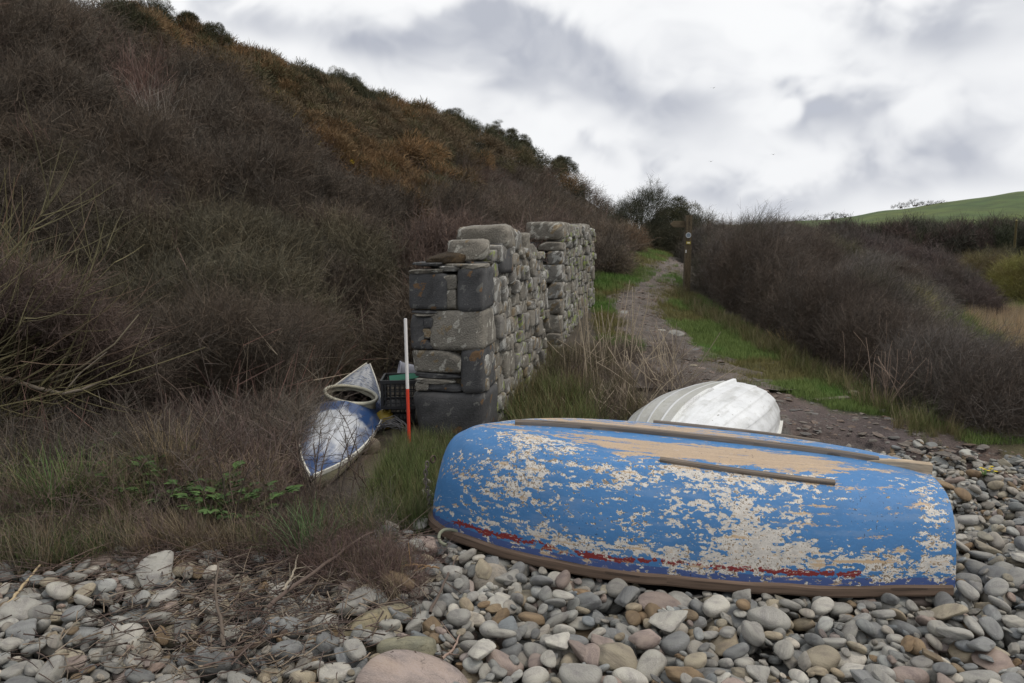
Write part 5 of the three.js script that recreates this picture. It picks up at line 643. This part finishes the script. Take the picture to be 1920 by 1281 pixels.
// ───────────── shingle ─────────────
const roundGeos = [...Array(9)].map((_, i) => rockGeo(900 + i, { round: true, detail: 5, p: 2.2 + (i % 4) * 0.45, extra: 4, rough: 0.035, freq: 1.5 })), angGeos = [...Array(7)].map((_, i) => rockGeo(930 + i, { detail: 6, p: 11 + i, extra: 3, rough: 0.045, freq: 3.2 }));
const kinds = [
  ['grey', [0.3, 0.293, 0.272], 0.42, 'smooth mid grey rounded cobble in the shingle'], ['blue', [0.205, 0.21, 0.21], 0.2, 'smooth dark blue grey cobble in the shingle'], ['pale', [0.43, 0.415, 0.375], 0.16, 'pale whitish grey rounded cobble in the shingle'], ['buff', [0.33, 0.29, 0.22], 0.1, 'buff coloured rounded cobble in the shingle'], ['pink', [0.31, 0.25, 0.222], 0.06, 'pinkish rounded cobble in the shingle'], ['brown', [0.23, 0.165, 0.1], 0.04, 'rusty brown cobble in the shingle'],
];
const kindMats = kinds.map(([, c]) => [0.82, 1, 1.16].map((f) => mat(c.map((q) => q * f), 0.8, { map: T.stone, bumpMap: T.stoneBump, bumpScale: 0.004 })));
{
  const R = rng(4242), X0 = -2.9, X1 = 6.9, D0 = 1.9, D1 = 8.6, cell = 0.012, NX = Math.ceil((X1 - X0) / cell), ND = Math.ceil((D1 - D0) / cell), hm = new Float32Array(NX * ND);
  for (let j = 0; j < ND; j++) for (let i = 0; i < NX; i++) { const x = X0 + i * cell, d = D0 + j * cell; hm[j * NX + i] = ((i % 8 || j % 8) ? 0 : H(x, d)); }
  for (let j = 0; j < ND; j++) for (let i = 0; i < NX; i++) if (i % 8 || j % 8) hm[j * NX + i] = hm[(j - j % 8) * NX + i - i % 8];
  for (let j = 0; j < ND; j++) for (let i = 0; i < NX; i++) hm[j * NX + i] -= sink(X0 + i * cell, D0 + j * cell) ;
  const get = (x, d) => { const i = Math.round((x - X0) / cell), j = Math.round((d - D0) / cell); return i < 0 || j < 0 || i >= NX || j >= ND ? 0 : hm[j * NX + i]; };
  const ba = Math.atan2(-0.213, 0.977), bl = (x, d) => { const dx = x + 0.44, dd = d - 4.32; return [dx * 0.977 - dd * 0.213, -(dx * 0.213 + dd * 0.977)]; }, wl = (x, d) => { const dx = x - 0.86, dd = d - 4.95, l = Math.hypot(1.1, 1.85); return [(dx * 1.1 + dd * 1.85) / l, (dx * 1.85 - dd * 1.1) / l]; };
  const blocked = (x, d, r, top) => { const [s, w] = bl(x, d); if (s > -0.05 - r && s < BL + r) { const b = bS(clamp(s, 0, BL)); if (Math.abs(w) < b - 0.05 && s > 0.05 && s < BL - 0.05) return true; if (Math.abs(w) < b + r && top > 0.015) return true; } const [s2, w2] = wl(x, d); return s2 > -r && s2 < 2.2 + r && Math.abs(w2) < 0.58 + r * 0.5; };
  const all = [];
  function drop(x, d, a, b, c, yaw, o) {                    // settle a stone of half sizes a, c, b on whatever lies there
    const ca = Math.cos(yaw), sa = Math.sin(yaw); let hs = [], gx = 0, gd = 0;
    for (const [u, w] of [[0, 0], [0.6, 0], [-0.6, 0], [0, 0.6], [0, -0.6], [0.45, 0.45], [-0.45, 0.45], [0.45, -0.45], [-0.45, -0.45]]) { const px = x + ca * u * a - sa * w * b, pd = d + sa * u * a + ca * w * b, h = get(px, pd); hs.push(h); gx += h * (px - x); gd += h * (pd - d); }
    hs.sort((p, q) => q - p); const y = (hs[0] + hs[1] + hs[2] + hs[4]) / 4 + c * (o.sit ?? 0.72), k = 1 / (1.9 * (a * a + b * b) / 2 * 2); gx = clamp(gx * k, -0.7, 0.7); gd = clamp(gd * k, -0.7, 0.7);
    if (!o.force && (y + c > H(x, d) + (o.max ?? 0.06) || blocked(x, d, Math.max(a, b) * 0.9, y + c))) return false;
    const n = V(-gx + (R() - 0.5) * 0.3, 1, gd + (R() - 0.5) * 0.3).normalize();
    const i0 = Math.floor((x - a - X0) / cell), i1 = Math.ceil((x + a - X0) / cell), j0 = Math.floor((d - a - D0) / cell), j1 = Math.ceil((d + a - D0) / cell);
    for (let j = Math.max(0, j0); j <= Math.min(ND - 1, j1); j++) for (let i = Math.max(0, i0); i <= Math.min(NX - 1, i1); i++) { const dx = X0 + i * cell - x, dd = D0 + j * cell - d, u = (dx * ca + dd * sa) / a, w = (-dx * sa + dd * ca) / b, e = u * u + w * w; if (e < 1) { const t = y + c * Math.sqrt(1 - e) + gx * dx + gd * dd; if (t > hm[j * NX + i]) hm[j * NX + i] = t; } }
    _q.setFromUnitVectors(_y, n); _q2.setFromAxisAngle(_y, yaw); all.push({ p: V(x, y, -d), q: _q.clone().multiply(_q2), s: [a, c, b], x, d, y, c, ...o }); return true;
  }
  // stones that stand out, where the photograph has them: [px, py, half width px, colour, shape 0 round 1 angular, height ratio, name, label]
  const big = [[780, 1262, 108, [0.36, 0.27, 0.235], 0, 0.6, 'boulder', 'big smooth pinkish boulder at the edge of the twig litter'], [758, 1212, 55, [0.27, 0.25, 0.15], 0, 0.5, 'boulder', 'rounded green stained boulder behind the pink boulder'], [700, 1150, 52, [0.3, 0.245, 0.13], 1, 0.75, 'rock', 'blocky yellowish brown rock at the end of the bank'], [658, 1098, 34, [0.26, 0.235, 0.17], 1, 0.8, 'rock', 'upright lichen spotted rock among dead stems'], [915, 1055, 38, [0.37, 0.31, 0.24], 1, 0.8, 'rock', 'light tan angular rock under the dinghy gunwale'], [1003, 1185, 36, [0.26, 0.15, 0.07], 1, 0.45, 'rock', 'rust brown slanting slab among grey cobbles'], [1035, 1216, 36, [0.36, 0.27, 0.23], 0, 0.6, 'cobble', 'large pink cracked cobble beside the rust slab'], [1266, 1203, 36, [0.33, 0.325, 0.305], 0, 0.75, 'cobble', 'largest round grey cobble with a cracked top'], [1150, 1005 + 90, 26, [0.33, 0.32, 0.29], 0, 0.6, 'cobble', 'wide pale grey cobble close under the red stripe'], [1655, 1165, 36, [0.34, 0.25, 0.14], 1, 0.6, 'rock', 'orange faced wedge of stone among the cobbles'], [1070, 1110, 22, [0.29, 0.24, 0.16], 1, 0.8, 'rock', 'small pointed tan rock among round cobbles'], [1365, 1235, 40, [0.36, 0.31, 0.26], 1, 0.6, 'rock', 'broad pale pinkish angular cobble'], [1478, 1215, 36, [0.16, 0.165, 0.165], 0, 0.55, 'cobble', 'large smooth dark grey oval cobble'], [1560, 1195, 36, [0.3, 0.295, 0.275], 0, 0.55, 'cobble', 'large split grey cobble near the dark oval one'], [1330, 1200, 30, [0.24, 0.19, 0.12], 1, 0.75, 'rock', 'mottled brown block near the largest round cobble'], [240, 1192, 20, [0.62, 0.63, 0.62], 1, 0.8, 'rock', 'bright white quartz lump among the cobbles'], [150, 1010, 22, [0.26, 0.2, 0.15], 1, 0.85, 'rock', 'reddish brown rock at the top of the shingle under the grass'], [328, 1048, 20, [0.42, 0.36, 0.26], 1, 0.85, 'rock', 'cream angular rock resting on an oval cobble'], [350, 1055, 34, [0.16, 0.165, 0.155], 0, 0.5, 'cobble', 'dark leaning oval cobble beside the cream rock'], [565, 1100, 40, [0.24, 0.15, 0.07], 1, 0.6, 'rock', 'orange brown rock half buried in twigs'], [120, 1190, 26, [0.26, 0.19, 0.12], 1, 0.8, 'rock', 'brown square-edged rock in the cobbles below the bank'], [300, 1245, 38, [0.34, 0.335, 0.31], 0, 0.5, 'cobble', 'broad pale grey cobble at the border of the twig litter'], [362, 1107, 28, [0.24, 0.13, 0.06], 1, 0.35, 'rock', 'thin rust coloured flat stone in pale pebbles'], [1770, 1290, 60, [0.34, 0.335, 0.32], 0, 0.6, 'cobble', 'very large light grey cobble at the end of the shingle'], [815, 1180, 40, [0.34, 0.325, 0.27], 0, 0.6, 'cobble', 'big rounded cream grey stone next to the bank end'], [880, 1188, 30, [0.3, 0.3, 0.29], 0, 0.7, 'cobble', 'round light grey cobble beside the cream grey stone'], [905, 1145, 34, [0.35, 0.33, 0.28], 0, 0.6, 'cobble', 'long whitish cobble lying on the brown ones'], [690, 840, 30, [0.22, 0.17, 0.1], 0, 0.9, 'boulder', 'round brown rock beside the kayak hull']];
  for (const [px, py, hw, col, ang, hr, name, label] of big) { const [x, d] = gp(px, py, 0.03), a = hw / FPX * Math.hypot(d, EYE) * (ang ? 1.05 : 1); drop(x, d, a, a * (0.7 + 0.12 * R()), a * hr * 0.85, (R() - 0.5) * 0.7, { force: true, sit: 0.5, col, ang, name, label }); }
  const edge = (x, d) => d < shingleD(x) + 0.22 * n3(x * 2.2, d * 2.2, 5) || (x > 5 && d < 6.2 + (x - 5) * 2.4);
  const litter = (x, d) => Math.exp(-(((x + 1.05) / 0.55) ** 2) - ((d - 3.15) / 0.5) ** 2);
  const pick = () => { let t = R(), k = 0; while (k < kinds.length - 1 && t > kinds[k][2]) t -= kinds[k++][2]; return k; };
  const throwIn = (n, r0, r1, opt = {}) => { for (let i = 0; i < n; i++) { const d = 2.0 + (D1 - 2.05) * Math.pow(R(), 1.25), x = lerp(Math.max(X0 + 0.1, -0.85 * d - 0.3), Math.min(X1 - 0.1, d * 0.85 + 0.6), R()); if (!edge(x, d) || R() < litter(x, d) * 0.75) continue; const k = opt.k ?? pick(), far = clamp(1.06 - 0.1 * (d - 3), 0.52, 1.05), a = lerp(r0, r1, Math.pow(R(), 1.9)) * far * 0.9, ang = R() < 0.22 ? 1 : 0; drop(x, d, a, a * (0.62 + 0.3 * R()), a * (0.3 + 0.26 * R()), R() * 6.28, { k, ang, ...opt }); } };
  throwIn(9500, 0.02, 0.045, { max: 0.0 }); throwIn(6500, 0.045, 0.095, { max: 0.055 }); throwIn(12000, 0.028, 0.06, { max: 0.04 }); throwIn(1500, 0.055, 0.1, { max: 0.075 }); throwIn(9000, 0.018, 0.04, { max: 0.035 });
  // which show: the top is not covered by another stone
  for (const o of all) { const [px, py] = toPx(o.x, o.y, o.d); o.seen = px > -20 && px < 1940 && py < 1300 && o.y + o.c > get(o.x, o.d) - 0.012 && !(blocked(o.x, o.d, 0, 1) && o.d > 4.2) ? o.s[0] * (o.s[1] + o.s[2]) / (o.d * o.d) : 0; const [s, w] = bl(o.x, o.d); if (w < 0.3 && s > 0 && s < BL && o.x < 2.2) o.seen = 0; }
  all.sort((p, q) => q.seen - p.seen); let count = 0; const rest = { r: [], a: [] };
  for (const o of all) {
    const geo = (o.ang ? angGeos : roundGeos)[Math.floor(h3(Math.floor(o.x * 1000), Math.floor(o.d * 1000), 3) * (o.ang ? angGeos : roundGeos).length)];
    if (o.name || (o.seen > 0 && count < 292)) {
      const m = mesh(o.name ?? 'cobble', geo, o.name ? mat(o.col.map((q) => lerp(q, (o.col[0] + o.col[1] + o.col[2]) / 3, 0.3)), 0.85, { map: T.stoneBig, bumpMap: T.stoneBump, bumpScale: 0.005 }) : kindMats[o.k][Math.floor(R() * 3)]); m.position.copy(o.p); m.quaternion.copy(o.q); m.scale.set(...o.s);
      if (o.name) tag(m, o.label, o.name === 'cobble' ? 'cobble' : 'rock'); else { count++; const tone = Math.floor(h3(Math.floor(o.x * 999), Math.floor(o.d * 999), 8) * 3), hue = { grey: 'grey', blue: 'blue grey', pale: 'whitish', buff: 'buff', pink: 'pinkish', brown: 'rusty brown' }[kinds[o.k][0]], form = o.ang ? 'angular' : o.s[2] / o.s[0] < 0.72 ? 'long oval' : o.s[1] / o.s[0] < 0.46 ? 'flat' : 'plump round', big2 = o.s[0] > 0.075 ? 'large ' : o.s[0] < 0.058 ? 'small ' : '', [bs, bw] = bl(o.x, o.d), where = bs > BL + 0.02 ? 'past the blue dinghy stern' : bs > 0 && bw < bS(clamp(bs, 0, BL)) + 0.22 ? 'close under the blue dinghy side' : o.x < -0.75 && o.d > 3.05 ? 'between bank and twig litter' : o.x < -0.5 ? 'below the twig litter' : o.x < 0.9 ? 'on open shingle off the dinghy bow' : 'on open shingle off the dinghy stern';
        m.material = kindMats[o.k][tone]; const l = big2 + ['darker ', '', 'lighter '][tone] + form + ' ' + hue + ' cobble ' + where; tag(m, l, 'cobble', 'cobbles in the shingle: ' + form + ' ' + hue); }
    } else (o.ang ? rest.a : rest.r).push({ p: o.p, q: o.q, s: o.s, c: vary(R, kinds[o.k ?? 0][1], 0.24) });
  }
  const s = stuff('shingle', 'grey shingle of small rounded pebbles between the larger cobbles', 'shingle'); scatter('pebbles', roundGeos.map((g, i) => rockGeo(900 + i, { round: true, detail: 3, p: 2.2 + (i % 4) * 0.45, extra: 4, rough: 0.035, freq: 1.5 })), M.pebble, rest.r, s); scatter('angular_pebbles', angGeos.slice(0, 4), M.pebble, rest.a, s);
  // flat stones trodden into the path and the red soil
  const fl = []; for (let i = 0; i < 9000; i++) { const t = R(); let x, d, r; if (t < 0.55) { const q = pathCurve.getPoint(R()), w = (R() - 0.5) * 2 * q.y * 0.9; x = q.x + w; d = q.z + (R() - 0.5) * 0.2; } else { d = lerp(5.6, 8, R()); x = lerp(1.5, 6.5, R()); if (zoneAt(x, d) !== 'soil') continue; if (R() < 0.35) continue; } r = 0.01 + 0.035 * Math.pow(R(), 3.5); fl.push({ p: V(x, H(x, d) + (t < 0.55 ? 0.03 : 0), -d), up: V(0, 1, 0).addScaledVector(rv(R), 0.18).normalize(), r: R() * 6, s: [r, r * 0.22, r * 0.7], c: vary(R, R() < 0.6 ? [0.15, 0.135, 0.122] : [0.165, 0.122, 0.098], 0.3) }); }
  const s3 = stuff('path_gravel', 'flat slaty gravel trodden into the footpath and red earth', 'gravel'); scatter('chips', angGeos.slice(0, 4), M.pebble, fl, s3);
  [[1223, 648, 22, 'flat pinkish slab lying across the footpath'], [1263, 630, 26, 'broken slaty stone step on the footpath'], [1240, 623, 14, 'pale edged flat stone above the step'], [1237, 671, 14, 'thin pale flake on the path below the slab'], [1305, 660, 10, 'blue grey flake at the turf edge'], [1318, 697, 14, 'reddish stone pair at the turf border of the path'], [1170, 590, 16, 'low dark stone in the path near the wall corner'], [1300, 690, 16, 'brown flat stone low on the footpath']].forEach(([px, py, hw, l], i) => { const [x, d] = gp(px, py), a = hw / FPX * d * 0.62; const o = mesh('path_stone', angGeos[i % 7], kindMats[[4, 0, 2, 2, 1, 4, 0, 3][i]][0]); o.position.set(x, H(x, d) + 0.03, -d); o.scale.set(a, a * 0.2, a * 0.8); o.rotation.set(0.05 * R(), R() * 6, 0.05); tag(o, l, 'stone', 'flat stones on the footpath'); });
  [[1655, 775, 11, 'grey cobble alone in the grass at the hedge foot'], [1875, 818, 12, 'whitish cobble in the grass at the far end of the red earth'], [1600, 742, 14, 'pale splintered piece of wood or stone on the verge']].forEach(([px, py, hw, l], i) => { const [x, d] = gp(px, py), a = hw / FPX * d; const o = mesh('loose_stone', roundGeos[i], kindMats[[0, 2, 3][i]][1]); o.position.set(x, H(x, d) + a * 0.25, -d); o.scale.set(a, a * 0.6, a * 0.7); tag(o, l, 'stone'); });
}
// driftwood and twig litter along the edge of the bank
{
  const R = rng(61), S = new Strips(), lit = [];
  for (let i = 0; i < 1700; i++) { const q = Math.sqrt(-2 * Math.log(R() + 1e-6)), a = R() * 6.28, x = -1.05 + q * Math.cos(a) * 0.42, d = 3.2 + q * Math.sin(a) * 0.36; if (d < 2.2 || d > 4.1 || x > -0.35) continue; const c = vary(R, R() < 0.6 ? [0.085, 0.06, 0.05] : [0.2, 0.16, 0.12], 0.35), b = R() * 6.28; S.stick(arc(V(x, 0.02 + 0.06 * R(), -d), V(Math.cos(b), (R() - 0.5) * 0.5, Math.sin(b)), 0.05 + 0.2 * R() * R(), rv(R).multiplyScalar(0.5), 3), 0.0022 + 0.002 * R(), 0.0012, c, 3); }
  for (let i = 0; i < 420; i++) { const x = lerp(-2.6, -0.5, R()), d = shingleD(x) - 0.25 + 0.35 * R(), b = R() * 6.28; S.stick(arc(V(x, H(x, d) + 0.01 + 0.05 * R(), -d), V(Math.cos(b), (R() - 0.3) * 0.6, Math.sin(b)), 0.08 + 0.25 * R(), rv(R).multiplyScalar(0.5), 3), 0.0025, 0.0012, vary(R, [0.12, 0.085, 0.07], 0.35), 3); }
  const o = mesh('twig_litter', S.build(), M.stick); tag(o, 'dark broken twig litter washed up between bank and cobbles', 'litter', null, 'stuff');
  const sticks = [[[500, 1140], [530, 1125], [590, 1090], [660, 1045], [700, 1025], 0.011, 0.05, [0.11, 0.08, 0.065], 'long dark branch slanting up from the twig litter'], [[420, 1215], [415, 1180], [405, 1140], [410, 1080], 0.009, 0.05, [0.11, 0.085, 0.065], 'forked dark stick standing across the pale pebbles'], [[530, 1110], [545, 1085], [560, 1040], 0.007, 0.08, [0.3, 0.26, 0.2], 'short pale bleached stick under the blue green tuft'], [[805, 1150], [835, 1090], [858, 1042], 0.0075, 0.06, [0.1, 0.075, 0.06], 'thin dark stick pointing at the rope loop'], [[0, 1150], [30, 1115], [75, 1060], 0.01, 0.04, [0.42, 0.33, 0.2], 'pale straight cane lying on the cobbles'], [[440, 1225], [520, 1190], [610, 1150], 0.012, 0.04, [0.085, 0.06, 0.045], 'dark half rotten branch lying in the litter'], [[745, 1062], [790, 1060], [822, 1066], 0.008, 0.06, [0.3, 0.19, 0.09], 'curled orange brown dry stem on the pebbles'], [[830, 1235], [850, 1215], [862, 1190], 0.006, 0.06, [0.28, 0.2, 0.16], 'small pinkish twig beside the pink boulder']];
  for (const s of sticks) { const pts = s.filter((q) => Array.isArray(q) && q.length === 2), [r, lift, col, l] = s.slice(pts.length), S2 = new Strips(), P = pts.map(([px, py], i) => { const [x, d] = gp(px, py, lift); return V(x, H(x, d) + lift + (i && pts.length > 3 ? 0.02 * i : 0), -d); }); const g = thing('driftwood_stick', l, 'stick', 0, 0, 0, 'driftwood sticks'); const cv = new THREE.CatmullRomCurve3(P), c2 = cv.getPoints(14).map((p) => p.addScaledVector(rv(R), r * 0.5)); S2.stick(c2, r, r * 0.5, col, 7); mesh('stick', S2.build(), M.stick, g); const S3 = new Strips(); for (let k = 0; k < 3; k++) { const p = c2[4 + k * 3]; S3.stick(arc(p, rv(R).add(V(0, 0.5, 0)), 0.06 + 0.05 * R(), rv(R).multiplyScalar(0.3), 2), r * 0.4, r * 0.15, col, 4); } mesh('side_twig', S3.build(), M.stick, g); }
  { const w = mesh('driftwood_board', new THREE.BoxGeometry(0.34, 0.04, 0.07, 6, 1, 1), M.wood), [x, d] = gp(1560, 752); w.position.set(x, H(x, d) + 0.012, -d); w.rotation.set(0.05, 0.15, 0.03); const pa = w.geometry.attributes.position; for (let i = 0; i < pa.count; i++) pa.setY(i, pa.getY(i) + 0.008 * n3(pa.getX(i) * 9, 0, 1)); tag(w, 'weathered board lying in the grass at the hedge foot', 'board'); }
  // a little yellow flowering weed in the shingle
  const [x, d] = gp(1848, 893), g = thing('coltsfoot', 'tiny yellow flowering weed in the shingle', 'flower', x, H(x, d), d), fl = new Strips(), st = new Strips(); for (let i = 0; i < 7; i++) { const c = V((R() - 0.5) * 0.1, 0.04 + 0.03 * R(), (R() - 0.5) * 0.08); st.stick([V(c.x * 0.4, -0.02, c.z * 0.4), c], 0.002, 0.0015, [0.08, 0.12, 0.03], 3); for (let k = 0; k < 9; k++) { const a = k / 9 * 6.28; fl.blade([c, c.clone().add(V(Math.cos(a) * 0.015, 0.004, Math.sin(a) * 0.015))], 0.006, 0.004, V(-Math.sin(a), 0, Math.cos(a)), [0.6, 0.45, 0.02]); } } for (let k = 0; k < 14; k++) { const a = R() * 6.28; st.blade(arc(V(0, 0, 0), V(Math.cos(a), 0.5, Math.sin(a)), 0.09, V(0, -0.4, 0), 2), 0.02, 0.004, V(-Math.sin(a), 0, Math.cos(a)), [0.07, 0.12, 0.03]); } mesh('petals', fl.build(), M.stick, g); mesh('leaves', st.build(), M.stick, g);
}
// gulls far off in the sky
[[1338, 165, 'single distant gull highest under the clouds'], [1450, 290, 'distant gull gliding lower over the hedge'], [1333, 303, 'distant gull low over the path head']].forEach(([px, py, l]) => { const d = 160, [x, y] = PX(px, py, d), S = new Strips(); S.stick([V(-0.2, 0, 0), V(0.05, 0, 0), V(0.25, 0.01, 0)], 0.05, 0.02, [0.1, 0.1, 0.1], 6); S.blade([V(0, 0, 0), V(0.02, 0.15, 0.35), V(-0.06, 0.08, 0.7)], 0.14, 0.03, V(1, 0, 0), [0.1, 0.1, 0.1]); S.blade([V(0, 0, 0), V(0.02, 0.15, -0.35), V(-0.06, 0.08, -0.7)], 0.14, 0.03, V(1, 0, 0), [0.1, 0.1, 0.1]); const o = mesh('gull', S.build(), M.stick); o.position.set(x, y, -d); o.rotation.y = 0.8; tag(o, l, 'bird', 'gulls in the sky'); });
scene.traverse((o) => { if (o.isMesh && o.parent !== scene && /^(stalks|stems|blades|side_twigs|thorny_twigs|side_twig|petals|leaves|undergrowth|branches|side_limbs|stem)$/.test(o.name)) o.userData.kind = 'stuff'; });
renderer.render(scene, camera);
